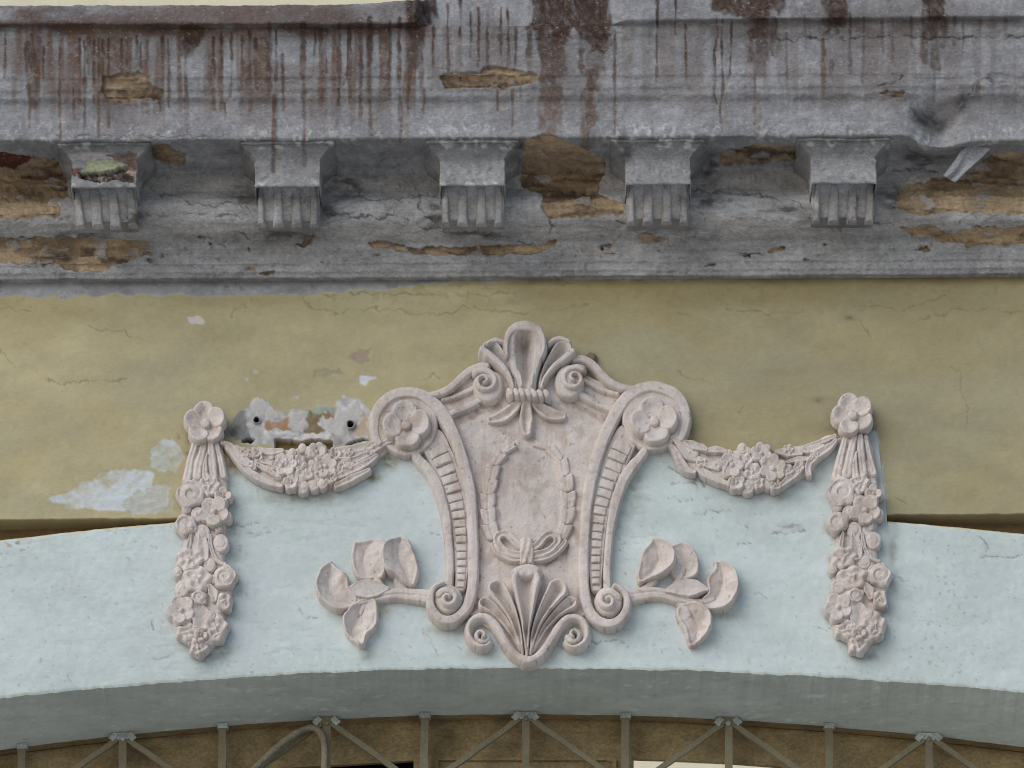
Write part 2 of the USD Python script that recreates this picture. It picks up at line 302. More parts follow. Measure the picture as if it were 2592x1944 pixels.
def paint_cornice(u, v):
    """Albedo of the grey-painted entablature and how deep the plaster is broken away (metres)."""
    n_lo, n_md, n_hi = fbm(u, v, 160, 1), fbm(u, v, 34, 2, sv=16), fbm(u, v, 9, 3)
    shade_lift = sstep(365, 440, v)[..., None]  # lower mouldings coloured lighter to offset the shade under the soffit
    c = (np.array([0.268, 0.268, 0.277]) * (1 - shade_lift) + np.array([0.420, 0.412, 0.41]) * shade_lift * (1 - 0.24 * sstep(510, 640, v))[..., None]) * (1 + 0.10 * n_lo + 0.09 * n_md + 0.10 * n_hi)[..., None]
    c = mixc(c, (0.30, 0.27, 0.255), 0.45 * sstep(600, 560, v) * sstep(480, 520, v) * sstep(-0.2, 0.5, n_lo + 0.3))
    crust = sstep(0.30, 0.8, 0.8 * fbm(u, v, 9, 4, 2) + 0.5 * fbm(u, v, 60, 2)) * np.clip(sstep(300, 330, v) * sstep(372, 350, v) + 0.25 * sstep(45, 20, v), 0, 1)
    c = mixc(c, (0.55, 0.53, 0.515), 0.45 * crust)
    depth = -0.003 * crust
    # grime below the top fillet and the brown run-off
    top = sstep(66, 46, v) * sstep(10, 30, v) * 0.42 + sstep(112, 70, v) * sstep(48, 58, v) * 0.85
    top = top * sstep(1120, 1060, u) + 0.35 * top * sstep(1560, 1700, u) + np.clip(1 - np.abs(u - 1450) / 120, 0, 1) * 0
    top = np.clip(top * (0.9 + 0.8 * fbm(u, v, 60, 5, sv=26)) , 0, 0.9)
    c = mixc(c, (0.085, 0.048, 0.034), top)
    streak = sstep(-0.38, 0.36, 0.8 * fbm(u, v, 15, 2, 2, sv=260) + 0.6 * fbm(u, v, 46, 4, 2, sv=300) + 0.3 * fbm(u, v, 120, 5)) * sstep(390, 170, v) * sstep(30, 70, v)
    c = mixc(c, (0.118, 0.068, 0.045), np.clip(0.9 + 0.4 * n_hi, 0.3, 1) * 0.9 * streak * (1 - 0.62 * sstep(1040, 1100, u)))
    wash = sstep(-0.05, 0.6, fbm(u, v, 170, 3, 3, sv=110)) * sstep(350, 200, v) * (1 - 0.5 * sstep(1040, 1100, u))
    c = mixc(c, (0.17, 0.125, 0.105), 0.44 * wash)
    fil = sstep(62, 52, v) * sstep(1080, 1020, u) * np.clip(0.42 + 0.6 * fbm(u, v, 110, 4, 3, sv=60), 0, 0.85)
    c = mixc(c, (0.135, 0.098, 0.085), fil)
    blot = np.zeros(np.shape(u))
    for (pl, jg) in ((Z2([(1130, -40), (1600, -40), (1610, 200), (1570, 330), (1480, 280), (1400, 190), (1340, 240), (1190, 260), (1150, 160)]), 9),
                     (Z2([(400, -40), (600, -40), (600, 60), (540, 90), (500, 240), (430, 260), (410, 90)]), 7),
                     (Z1([(1050, 130), (1200, 140), (1180, 250), (1110, 330), (1060, 300)]), 6),
                     (Z3([(220, -40), (640, -40), (640, 60), (520, 120), (230, 60)]), 8), (Z3([(870, -40), (1020, -40), (1010, 150), (900, 180)]), 8),
                     (Z3([(1430, -40), (1610, -40), (1600, 120), (1500, 140)]), 8)):
        blot = np.maximum(blot, 1.0 * sstep(-6, 6, sdf_poly(u, v, pl, jg, 3)))
    run = np.zeros(np.shape(u))
    for k, (pts, w, s) in enumerate(DRIPS):
        vv = np.asarray(pts)
        m = line_mask(u, v, pts, w, 1.6, k % 5)
        fade = 1 - 0.22 * sstep(vv[0, 1], vv[-1, 1], v)
        run = np.maximum(run, s * m * fade)
    rust = np.maximum(run, blot * np.clip(1.0 + 0.22 * n_hi + 0.25 * n_md, 0.4, 1))
    rust = rust * np.clip(1.0 + 0.22 * fbm(u, v, 6, 1, 2), 0.5, 1.0)
    warm = sstep(60, 330, v)[..., None]
    rc = np.array([0.055, 0.031, 0.021]) * (1 - warm) + np.array([0.122, 0.068, 0.041]) * warm
    c = c * (1 - rust[..., None]) + rc * rust[..., None]
    # shade painted into the creases of the broken corner at the right
    crease_shade = np.zeros(np.shape(u))
    for k, (pts, w) in enumerate((([(2282, 232), (2312, 262), (2345, 296), (2362, 312)], 17), ([(2362, 306), (2395, 285), (2440, 262), (2472, 236), (2478, 214)], 11), ([(2330, 280), (2352, 300), (2372, 292)], 26), ([(2290, 372), (2340, 388), (2440, 380)], 10))):
        crease_shade = np.maximum(crease_shade, line_mask(u, v, pts, w, 5, k))
    c = mixc(c, (0.075, 0.062, 0.055), 0.72 * crease_shade * np.clip(0.8 + 0.6 * n_md, 0.2, 1))
    # dirt, painted corner shade and cracks
    md = np.zeros(np.shape(u))
    for (a, b, ra, rb) in DIRT_SHADE:
        q = ((u - a) / ra) ** 2 + ((v - b) / rb) ** 2
        md = np.maximum(md, np.exp(-q * 1.1))
    md = np.clip(md * (0.62 + 0.7 * fbm(u, v, 26, 1, sv=13)), 0, 0.75)
    specks = sstep(0.62, 0.85, fbm(u, v, 7, 2, 2)) * sstep(0.0, 0.5, fbm(u, v, 90, 0) + 0.1) * sstep(330, 420, v)
    c = mixc(c, (0.05, 0.045, 0.042), np.maximum(md, 0.35 * specks))
    ck = np.zeros(np.shape(u))
    for k, pts in enumerate(CRACKS):
        ck = np.maximum(ck, line_mask(u, v, pts, 2.8, 7.0, k % 6))
    c = mixc(c, (0.06, 0.052, 0.048), 0.62 * ck)
    depth = depth + 0.004 * ck
    # bare plaster
    for k, (pl, tone) in enumerate(PEELS):
        s = sdf_poly(u, v, pl, 5.0, k % 5)
        if s.max() < -20:
            continue
        m = sstep(-1.6, 1.6, s) * (1 - 0.6 * sstep(0.60, 0.75, fbm(u, v, 44, k + 1, 3, sv=18)))
        t = np.clip(tone + 0.05 + 0.14 * (tone > 0.6) + 0.34 * fbm(u, v, 120, k, 4, sv=16) + 0.16 * n_hi + 0.10 * n_md, 0, 1)
        t = t - 0.45 * sstep(0.28, 0.6, fbm(u, v, 90, k + 2, sv=26)) * (tone > 0.5)
        t = np.clip(t, 0, 1)[..., None]
        pc = np.array([0.090, 0.055, 0.037]) * (1 - t) + np.array([0.45, 0.33, 0.205]) * t
        rim = sstep(4.5, 1.5, s)[..., None] * (s > 0)[..., None] * np.clip(0.5 + noise(u, v, 20, k)[..., None] * 1.2, 0, 1)
        pc = pc * (1 - 0.6 * rim) + np.array([0.13, 0.07, 0.04]) * 0.6 * rim
        c = c * (1 - m[..., None]) + pc * m[..., None]
        depth = np.where(m > 0.02, depth * (1 - m) + m * (0.010 + 0.004 * n_md + 0.003 * n_hi + 0.003 * fbm(u, v, 60, k, 3, sv=9)), depth)
    red = sstep(-2, 2, sdf_poly(u, v, Z1([(-200, 880), (0, 890), (190, 940), (130, 985), (0, 992), (-200, 990)]), 4, 2))
    c = mixc(c, (0.11, 0.035, 0.025), red)
    return c, depth


# ------------------------------------------------------------------ ground, walls above and behind
gx = 60.0
put("ground", [(-gx, -gx, 0), (gx, -gx, 0), (gx, gx, 0), (-gx, gx, 0)], [(0, 1, 2, 3)], M_ROAD, smooth=False, kind="structure")

# upper wall behind and above the cornice
zt = unproj(1296, -20, 0.45)[2]
up_v = []
for x in (-3.2, 3.2):
    for z in (unproj(1296, 690, 0)[2], zt + 2.4):
        up_v.append((x, 0.012, z))
put("upper_wall", [up_v[0], up_v[2], up_v[3], up_v[1]], [(0, 1, 2, 3)], M_CREAM, smooth=False, label="cream painted wall rising above the top edge of the grey cornice", cat="wall")

# ---- yellow frieze wall
EXTL = lambda u: np.where(u < 1330, 1284 + 4.65e-5 * (u - 1330) ** 2, 1283 + 4.2e-5 * (u - 1330) ** 2)
INTR = lambda u: np.where(u < 1330, 1690 + 4.35e-5 * (u - 1330) ** 2, 1690 + 3.9e-5 * (u - 1330) ** 2)
BACK = lambda u: np.where(u < 1330, 1808 + 5.0e-5 * (u - 1330) ** 2, 1808 + 5.1e-5 * (u - 1330) ** 2)

Z8 = lambda pts: [(560 + x / 5.027, 980 + y / 5.027) for x, y in pts]
ZY1 = lambda pts: [(x / 1.7015, 690 + y / 1.7015) for x, y in pts]
ZY2 = lambda pts: [(1300 + x / 1.712, 690 + y / 1.712) for x, y in pts]
ZL = lambda pts: [(x / 4.366, 1060 + y / 4.366) for x, y in pts]
HOLES = [(649.5, 1063, 8.0), (887, 1073.5, 9.5)]

us = np.arange(-400, 2996, 3.0)
vs = np.arange(676, 1304, 3.0)
gu, gv = np.meshgrid(us, vs)
P = unproj(gu, gv, 0.0)
xs_, zs_ = unproj(us, 972 + 0 * us, 0)[:, 0], unproj(1296 + 0 * vs, vs, 0)[:, 2]
P = np.stack([np.broadcast_to(xs_, gu.shape), np.zeros_like(gu), np.broadcast_to(zs_[:, None], gu.shape)], -1)
uu, vv = proj(P)
n1, n2, n3 = fbm(uu, vv, 420, 1, sv=220), fbm(uu, vv, 90, 3, sv=45), fbm(uu, vv, 12, 2)
c = np.array([0.430, 0.374, 0.220]) * (1 + 0.07 * n1 + 0.05 * n2 + 0.03 * n3)[..., None]
c = mixc(c, (0.385, 0.31, 0.155), 0.35 * sstep(0.1, 0.8, fbm(uu, vv, 260, 4, sv=150)))
c = mixc(c, (0.34, 0.325, 0.235), 0.3 * sstep(0.1, 0.8, fbm(uu, vv, 300, 5, sv=150)))
stain = sstep(830, 700, vv + 30 * fbm(uu, vv, 120, 0, sv=40)) * sstep(-0.5, 0.6, fbm(uu, vv, 240, 2, sv=60) + 0.25 * sstep(1100, 1700, uu))
c = mixc(c, (0.30, 0.225, 0.085), 0.50 * stain)
c = c * (1 - 0.16 * sstep(900, 2300, uu + 120 * n1))[..., None]
spots = sstep(0.55, 0.85, fbm(uu, vv, 16, 1, 2) + 0.3 * n2) * sstep(820, 720, vv)
c = mixc(c, (0.2, 0.16, 0.085), 0.25 * spots)
dep = 0.0012 * n2 + 0.0016 * n1 + 0.0004 * n3
wash = [([(280, 1000), (700, 1000), (700, 1100), (300, 1120)], (0.42, 0.36, 0.2), 14)]
ck = np.zeros_like(uu)
for k, pts in enumerate([ZY1([(385, 230), (430, 242), (540, 250), (570, 275), (630, 292)]), ZY1([(0, 330), (60, 400), (150, 410), (180, 465), (265, 485), (350, 465), (540, 462)]), ZY1([(1305, 120), (1350, 150), (1450, 175), (1530, 165), (1700, 155), (1780, 178), (1930, 175), (2000, 150), (2200, 172)]),
                         ZY1([(1300, 95), (2210, 92)]), ZY2([(0, 165), (60, 178), (140, 152)]), ZY2([(920, 165), (1000, 165), (1100, 180), (1250, 168)]), ZY2([(1480, 130), (1600, 152), (1680, 160), (1790, 125), (1870, 100)]), ZY2([(1770, 205), (1850, 180), (1900, 165), (2060, 160), (2210, 175)]),
                         ZY2([(1500, 215), (1550, 270)]), ZY2([(700, 425), (850, 485)]), ZY2([(200, 155), (330, 145)]), ZY2([(985, 600), (1000, 575)]), ZY2([(1900, 400), (1940, 440), (1940, 530), (1970, 580), (1960, 700)]), [(2263, 1258), (2300, 1272)], ZY1([(0, 160), (130, 165)]),
                         ZY2([(190, 45), (340, 55)]), ZY2([(700, 175), (770, 180)]), ZY1([(1820, 460), (1870, 440), (1910, 460)]), [(1895, 1103), (1922, 1097)], ZY1([(1000, 180), (1010, 155), (1060, 150)])]):
    ck = np.maximum(ck, line_mask(uu, vv, pts, 2.9, 6.0, k % 6))
c = mixc(c, (0.19, 0.15, 0.08), 0.5 * ck)
dep -= 0.0015 * ck
# flakes showing older coats
for k, (pl, col, jg) in enumerate([
        (ZY1([(805, 185), (850, 180), (880, 205), (875, 222), (820, 215)]), (0.60, 0.54, 0.50), 3), (ZY1([(1505, 365), (1540, 330), (1605, 325), (1580, 360), (1590, 385), (1545, 385)]), (0.36, 0.28, 0.20), 4),
        (ZY1([(1540, 445), (1580, 445), (1620, 455), (1590, 470), (1575, 488), (1550, 480)]), (0.58, 0.58, 0.62), 3), (ZY1([(1345, 430), (1400, 405), (1430, 420), (1460, 410), (1480, 430), (1400, 455), (1350, 455)]), (0.34, 0.30, 0.19), 5),
        (ZY1([(1085, 425), (1105, 412), (1112, 430), (1095, 440)]), (0.45, 0.46, 0.46), 2), (ZY1([(1048, 455), (1068, 452), (1062, 468)]), (0.45, 0.46, 0.46), 2), (ZY1([(1262, 535), (1290, 530), (1285, 545)]), (0.45, 0.46, 0.46), 2),
        (ZL([(1640, 340), (1800, 220), (1860, 230), (1980, 330), (2040, 420), (1960, 560), (1750, 590), (1650, 500)]), (0.50, 0.54, 0.53), 7),
        (ZL([(510, 900), (800, 780), (1030, 670), (1120, 580), (1480, 560), (1720, 600), (1640, 760), (1850, 760), (1870, 980), (1500, 1030), (1250, 1000), (750, 990), (620, 930)]), (0.53, 0.56, 0.57), 5),
        (ZL([(1400, 900), (1660, 740), (1860, 740), (1880, 900), (1920, 1050), (1500, 1060)]), (0.44, 0.44, 0.38), 10),
        ([(2205, 1090), (2222, 1092), (2228, 1160), (2243, 1230), (2238, 1300), (2170, 1304), (2170, 1100)], (0.43, 0.46, 0.45), 5)]):
    s = sdf_poly(uu, vv, pl, jg, k)
    m = sstep(-2, 2, s)
    c = mixc(c, np.asarray(col), m * np.clip((0.92 if k < 7 else 0.72) + 0.3 * n3 + 0.35 * n2, 0.2, 1))
    dep -= 0.0016 * m - 0.0012 * m * fbm(uu, vv, 22, 5, sv=10)
# the broken-out band over the left swag
patch = sdf_poly(uu, vv, Z8([(40, 560), (150, 440), (220, 300), (350, 270), (360, 200), (430, 150), (600, 190), (690, 260), (740, 300), (880, 300), (910, 260), (1050, 270), (1170, 300), (1240, 240), (1360, 240), (1450, 270),
                             (1470, 190), (1570, 120), (1750, 150), (1860, 230), (1930, 330), (1900, 450), (1870, 650), (1700, 720), (1400, 760), (700, 760), (400, 740), (150, 660)]), 5, 2)
pm = sstep(-1.5, 1.5, patch)
pn = fbm(uu, vv, 30, 4)
pc = np.array([0.40, 0.385, 0.37]) * (1 + 0.25 * pn + 0.2 * n3)[..., None]
for k, (pl, col, jg, rise) in enumerate([
        (Z8([(40, 560), (220, 300), (330, 300), (300, 480), (420, 700), (150, 660)]), (0.20, 0.20, 0.195), 5, 0.0), (Z8([(1000, 250), (1440, 240), (1450, 330), (1000, 330)]), (0.31, 0.35, 0.28), 4, 0.0),
        (Z8([(360, 220), (430, 160), (600, 200), (740, 320), (700, 420), (560, 480), (530, 350), (400, 330)]), (0.48, 0.45, 0.425), 4, 0.003), (Z8([(830, 340), (1090, 320), (1110, 400), (1030, 520), (930, 590), (830, 500)]), (0.48, 0.45, 0.425), 4, 0.003),
        (Z8([(560, 430), (700, 420), (830, 340), (840, 540), (600, 560)]), (0.33, 0.20, 0.11), 6, 0.0), (Z8([(1110, 320), (1310, 320), (1300, 420), (1290, 590), (1100, 590), (1090, 450)]), (0.20, 0.145, 0.07), 6, -0.002),
        (Z8([(1300, 330), (1450, 310), (1460, 400), (1310, 430)]), (0.24, 0.13, 0.055), 5, 0.0), (Z8([(1500, 260), (1750, 200), (1820, 300), (1740, 420), (1700, 480), (1640, 380), (1520, 600), (1400, 560), (1300, 470), (1460, 420)]), (0.48, 0.45, 0.425), 4, 0.003),
        (Z8([(540, 560), (800, 590), (1000, 580), (1000, 615), (800, 615), (560, 600)]), (0.60, 0.57, 0.55), 3, 0.003), (Z8([(900, 640), (1150, 590), (1400, 620), (1440, 700), (1400, 680), (1000, 680)]), (0.60, 0.56, 0.54), 3, 0.004),
        (Z8([(780, 610), (900, 620), (890, 670), (740, 650)]), (0.44, 0.43, 0.46), 3, 0.002), (Z8([(1760, 330), (1850, 330), (1850, 600), (1700, 640)]), (0.42, 0.33, 0.24), 6, 0.0)]):
    m = sstep(-2.5, 2.5, sdf_poly(uu, vv, pl, jg + 3, k))
    pc = mixc(pc, np.asarray(col), m * np.clip(0.95 + 0.35 * n3, 0.3, 1))
    dep += pm * rise * m
c = c * (1 - pm[..., None]) + pc * pm[..., None]
pc = mixc(pc, (0.24, 0.19, 0.15), 0.6 * sstep(0.25, 0.6, fbm(uu, vv, 15, 1)))
pc = mixc(pc, (0.50, 0.48, 0.47), 0.5 * sstep(0.3, 0.6, fbm(uu, vv, 19, 4)))
dep += pm * (-0.001 + 0.0020 * pn + 0.0013 * n3)
slot = sstep(-1.0, 1.5, sdf_poly(uu, vv, Z8([(680, 655), (900, 675), (1010, 690), (1150, 668), (1410, 680), (1415, 790), (680, 790)]), 2, 3))
c = mixc(c, (0.21, 0.15, 0.065), slot)
dep -= 0.03 * slot
slit = sstep(-1.0, 1.0, sdf_poly(uu, vv, Z8([(1580, 725), (1800, 655), (1870, 672), (1720, 705), (1640, 735)]), 1.5, 3))
slit = np.maximum(slit, sstep(-1.0, 1.0, sdf_poly(uu, vv, Z8([(245, 685), (330, 650), (430, 665), (380, 710)]), 1.5, 3)))
c = mixc(c, (0.06, 0.045, 0.04), slit); dep -= 0.02 * slit
for k, (a, b, ra, rb, s) in enumerate([(1505, 903, 12, 10, .3), (452, 1106, 3.5, 6, .95), (1735, 1090, 16, 14, .7), (590, 1090, 26, 16, .75), (2140, 1085, 60, 14, .4), (1690, 1010, 10, 40, .3), (480, 1140, 20, 40, .35), (2080, 1012, 30, 7, .45), (2150, 805, 16, 7, .5)]):
    q = np.exp(-(((uu - a) / ra) ** 2 + ((vv - b) / rb) ** 2))
    c = mixc(c, (0.20, 0.10, 0.04) if k == 1 else (0.12, 0.105, 0.075), np.clip(s * q * (1 + 0.8 * n3), 0, 0.95))
# grey paint of the entablature lapping down over the wall
edge_v = np.interp(uu, [-400, 0, 180, 260, 520, 560, 800, 1000, 1100, 1300, 1700, 1900, 1990, 2050, 2110, 2592, 2996], [756, 752, 752, 745, 751, 749, 742, 731, 718, 711, 707, 704, 697, 692, 697, 699, 695]) + 5 * fbm(uu, vv, 26, 3)
gm = sstep(2, -2, vv - edge_v)
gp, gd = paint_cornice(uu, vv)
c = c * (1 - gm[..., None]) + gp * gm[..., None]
dep += 0.0025 * gm - gd * 0.4 * gm
P[..., 1] -= dep
keep = np.ones((len(vs) - 1, len(us) - 1), bool)
cu, cv_ = (uu[:-1, :-1] + uu[1:, 1:]) / 2, (vv[:-1, :-1] + vv[1:, 1:]) / 2
for (a, b, r) in HOLES:
    keep &= (cu - a) ** 2 + (cv_ - b) ** 2 > (r - 1.0) ** 2
# bottom edge: a rounded arris, then the underside running back to the spandrel
nc = len(us)
last = P[-1]
rows, cols = [P], [c]
jag = 0.0022 * fbm(us, 0 * us, 40, 2)
for dy, dz in ((-0.000, -0.0035), (0.003, -0.006), (0.012, -0.0065), (0.05, -0.0065), (0.095, -0.0065)):
    r = last.copy(); r[:, 1] += dy; r[:, 2] += dz + jag
    rows.append(r[None]); cols.append(mixc(c[-1], (0.35, 0.29, 0.17), np.full(nc, 0.4 if dy > 0.002 else 0))[None])
PP, CC = np.concatenate(rows), np.concatenate(cols)
fc = gridfaces(len(PP), nc).reshape(len(PP) - 1, nc - 1, 4)
km = np.vstack([keep, np.ones((len(PP) - len(P), nc - 1), bool)])
wall = thing("frieze_wall", "flat yellow plaster wall between grey cornice and pale blue arch, stained and cracked", "wall", (0, 0, zs_[-1]))
put("wall_face", PP.reshape(-1, 3), fc[km], M_YEL, wall, CC.reshape(-1, 3))
for (a, b, r) in HOLES:                           # metal sleeves of two broken-off fixings
    ctr = unproj(a, b, 0.004)
    th = np.linspace(0, 2 * np.pi, 25)[:-1]
    V, Fq = [], []
    for (rr, y) in ((r + 2.2, 0.004), (r + 2.0, -0.006), (r + 0.2, -0.006), (r - 1.0, -0.003), (r - 1.2, 0.06)):
        wob = 1 + 0.06 * np.sin(3 * th + a)
        V.append(np.c_[ctr[0] + rr * PXM * wob * np.cos(th), np.full(24, y - 0.0), ctr[2] + rr * PXM * 1.08 * wob * np.sin(th)])
    nV = np.concatenate(V + [np.array([[ctr[0], 0.06, ctr[2]]])])
    for k in range(4):
        for j in range(24):
            Fq.append((k * 24 + j, k * 24 + (j + 1) % 24, (k + 1) * 24 + (j + 1) % 24, (k + 1) * 24 + j))
    T3 = [(f[0], f[1], f[2]) for f in Fq] + [(f[0], f[2], f[3]) for f in Fq] + [(96 + j, 96 + (j + 1) % 24, 120) for j in range(24)]
    colv = np.full((len(nV), 3), 0.33); colv[72:96] = 0.10; colv[96:] = 0.03
    put("fixing_sleeve", nV, T3, M_YEL, wall, colv)

# ---- recessed spandrel behind the gap over the arch
sv = []
for u_ in np.linspace(-400, 2990, 60):
    sv.append(unproj(u_, 1280, -0.088)); sv.append(unproj(u_, 1480, -0.088))
sv = np.array(sv)
put("spandrel_wall", sv, [(2 * k, 2 * k + 1, 2 * k + 3, 2 * k + 2) for k in range(59)], M_BROWN, smooth=False, label="brown recessed strip showing in the gap between yellow wall and arch", cat="wall")

# ------------------------------------------------------------------ the arch: painted face, soffit
FRONT = 0.004
ua = np.unique(np.r_[np.arange(-400, 2996, 4.0), np.linspace(462, 486, 9), np.linspace(2214, 2252, 13)])
vt = EXTL(ua)
inner = (ua > 470) & (ua < 2245)
vt_in = np.interp(ua, [470, 480, 560, 600, 700, 770, 860, 950, 1060, 1338, 1620, 1700, 1800, 1900, 2000, 2080, 2120, 2160, 2214, 2222, 2232, 2240, 2246],
                  [1320, 1165, 1172, 1150, 1185, 1195, 1180, 1120, 1120, 1130, 1120, 1122, 1175, 1195, 1180, 1140, 1110, 1088, 1088, 1100, 1190, 1240, 1318])
vt = np.where(inner, np.minimum(vt_in + 2.5 * fbm(ua, 0 * ua, 18, 2), vt + 2), vt) + 0.8 * fbm(ua, 0 * ua + 9, 30, 3)
vb = INTR(ua) + 1.6 * fbm(ua, 0 * ua, 60, 4) + 1.5 * fbm(ua, 0 * ua, 14, 1)
NR = 150
tt = np.linspace(0, 1, NR)[:, None]
gu = np.broadcast_to(ua, (NR, len(ua))); gv = vt * (1 - tt) + vb * tt
uu, vv = gu, gv
n1, n2, n3 = fbm(uu, vv, 300, 2, sv=150), fbm(uu, vv, 70, 4, sv=30), fbm(uu, vv, 11, 3)
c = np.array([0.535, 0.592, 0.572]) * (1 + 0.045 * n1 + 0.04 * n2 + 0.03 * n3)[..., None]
c = mixc(c, (0.55, 0.585, 0.61), 0.3 * sstep(0.0, 0.7, fbm(uu, vv, 330, 5)))
pit = sstep(1.02, 1.2, fbm(uu, vv, 7, 1, 2) + 0.18 * fbm(uu, vv, 260, 3))
c = mixc(c, (0.26, 0.255, 0.24), 0.45 * pit)
scuff = sstep(0.75, 1.25, fbm(uu, vv, 30, 4, 3, sv=7) + 0.5 * fbm(uu, vv, 200, 1))
c = mixc(c, (0.36, 0.37, 0.36), 0.28 * scuff * sstep(-0.1, 0.5, fbm(uu, vv, 380, 4)))
dp = 0.0008 * n2 + 0.0016 * n1 + 0.0005 * n3 - 0.0006 * pit - 0.0006 * scuff
rim = sstep(7, 2, vv - vt + 3 * noise(uu, vv, 20, 2)) * (~inner) + 0.35 * sstep(4, 1, vb - vv + 3 * noise(uu, vv, 30, 2))
c = mixc(c, (0.56, 0.47, 0.30), np.clip(0.8 * rim, 0, 1))
for k, (pl, col, jg) in enumerate([(ZL([(70, 1370), (130, 1375), (130, 1410), (70, 1420)]), (0.48, 0.38, 0.28), 4), (ZL([(170, 1390), (230, 1350), (215, 1410)]), (0.3, 0.28, 0.22), 4), (ZL([(270, 1400), (325, 1385), (310, 1425)]), (0.4, 0.33, 0.24), 4), (ZL([(220, 1440), (290, 1430), (230, 1460)]), (0.42, 0.35, 0.28), 4)]):
    c = mixc(c, np.asarray(col), sstep(-1.5, 1.5, sdf_poly(uu, vv, pl, jg, k)))
Z7 = lambda pts: [(1650 + x / 2.212, 950 + y / 2.212) for x, y in pts]
ck = np.zeros_like(uu)
for k, pts in enumerate([Z7([(85, 515), (200, 555), (300, 610)]), Z7([(110, 600), (200, 590), (260, 610)]), Z7([(100, 690), (200, 700), (350, 690)]), Z7([(220, 780), (360, 755), (450, 770)]), Z7([(440, 820), (540, 860)]), Z7([(480, 940), (560, 935)]), Z7([(580, 1220), (650, 1250)]),
                         Z7([(930, 1400), (1000, 1420)]), [(1395, 1640), (1500, 1628), (1580, 1622)], [(2480, 1410), (2592, 1408)], [(600, 1327), (655, 1328)], [(605, 1352), (680, 1350)], [(380, 1667), (440, 1660)], [(388, 1565), (388, 1590)], [(2240, 1450), (2300, 1470)], [(2480, 1360), (2500, 1385)],
                         [(1070, 1590), (1100, 1640), (1110, 1655)], [(750, 1530), (775, 1560), (810, 1565)], [(1090, 1346), (1117, 1347)], [(1960, 1330), (2020, 1328)], [(1955, 1350), (2040, 1347)]]):
    ck = np.maximum(ck, line_mask(uu, vv, pts, 2.6, 6.0, k % 6))
c = mixc(c, (0.23, 0.22, 0.20), 0.7 * ck); dp -= 0.002 * ck
for k, (a, b, ra, rb, s, col) in enumerate([(770, 1262, 130, 12, .35, (0.22, 0.22, 0.17)), (590, 1176, 26, 22, .8, (0.25, 0.17, 0.10)), (985, 1168, 26, 18, .8, (0.23, 0.21, 0.11)), (940, 1205, 30, 14, .7, (0.23, 0.21, 0.11)), (2050, 1190, 40, 34, .45, (0.30, 0.32, 0.28)), (1960, 1262, 60, 12, .35, (0.3, 0.3, 0.26)),
                                             (590, 1310, 20, 70, .35, (0.25, 0.25, 0.22)), (600, 1430, 16, 90, .25, (0.28, 0.28, 0.25)), (545, 1652, 40, 16, .55, (0.25, 0.24, 0.21)), (2260, 1400, 14, 90, .4, (0.26, 0.26, 0.23)), (2200, 1660, 50, 14, .45, (0.27, 0.27, 0.23)), (930, 1652, 18, 22, .5, (0.2, 0.19, 0.14)),
                                             (975, 1545, 14, 22, .6, (0.3, 0.27, 0.13)), (1210, 1655, 44, 12, .35, (0.25, 0.24, 0.2)), (905, 1555, 60, 10, .4, (0.32, 0.29, 0.2)), (1140, 1595, 60, 12, .4, (0.3, 0.28, 0.2)), (1830, 1560, 60, 12, .35, (0.3, 0.29, 0.2)), (1600, 1230, 22, 60, .35, (0.25, 0.24, 0.16)), (2008, 1335, 90, 12, .2, (0.3, 0.26, 0.25))]):
    q = np.exp(-(((uu - a) / ra) ** 2 + ((vv - b) / rb) ** 2))
    c = mixc(c, np.asarray(col), np.clip(s * q * (1 + 0.9 * fbm(uu, vv, 14, k)), 0, 0.9))
c = mixc(c, (0.40, 0.42, 0.40), 0.75 * sstep(2190, 2205, uu) * sstep(1325, 1300, vv) * np.clip(0.9 + 0.5 * n3, 0, 1))
A = unproj(gu, gv, FRONT)
bev = np.minimum(sstep(0, 5, vv - vt), sstep(0, 6, vb - vv))
A[..., 1] += -dp + 0.006 * (1 - bev)
topback = A[:1].copy(); topback[..., 1] += 0.10
topmid = A[:1].copy(); topmid[..., 1] += 0.012
AA = np.concatenate([topback, topmid, A]); CA = np.concatenate([mixc(c[:1], (0.36, 0.27, 0.15), np.full((1, len(ua)), .8))] * 2 + [c])
arch = thing("arch", "wide flat pale blue painted arch under the pink plaster ornament", "arch", unproj(1330, 1690, 0))
put("arch_face", AA.reshape(-1, 3), gridfaces(len(AA), len(ua)), M_BLUE, arch, CA.reshape(-1, 3))
DB = -0.27                                        # back edge of the painted soffit
zf = A[-1]
bk = unproj(ua, BACK(ua) + 0.8 * fbm(ua, 0 * ua, 40, 5), DB)
# depth that puts the back edge level with the front edge at the crown
NS = 44
ts = np.linspace(0, 1, NS)[:, None, None]
S = zf[None] * (1 - ts) + bk[None] * ts
S[..., 0] = zf[None, :, 0]
us_, vs_ = proj(S)
n1, n2, n3 = fbm(us_, vs_, 260, 3, sv=90), fbm(us_, vs_, 60, 2, sv=14), fbm(us_, vs_, 12, 1, sv=6)
S[..., 2] += (0.0008 * n2 + 0.0002 * n3) * np.minimum(1, 6 * ts[..., 0])
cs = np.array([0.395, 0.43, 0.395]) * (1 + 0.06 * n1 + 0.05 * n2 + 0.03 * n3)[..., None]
cs = mixc(cs, (0.23, 0.22, 0.2), 0.3 * sstep(0.9, 1.1, fbm(us_, vs_, 10, 5, 2, sv=5)))
cs = mixc(cs, (0.56, 0.58, 0.55), 0.5 * sstep(0.95, 1.1, fbm(us_, vs_, 22, 4, 2, sv=6) + 0.3 * fbm(us_, vs_, 300, 2)))
put("soffit", S.reshape(-1, 3), gridfaces(NS, len(ua))[:, ::-1], M_BLUE, arch, cs.reshape(-1, 3))
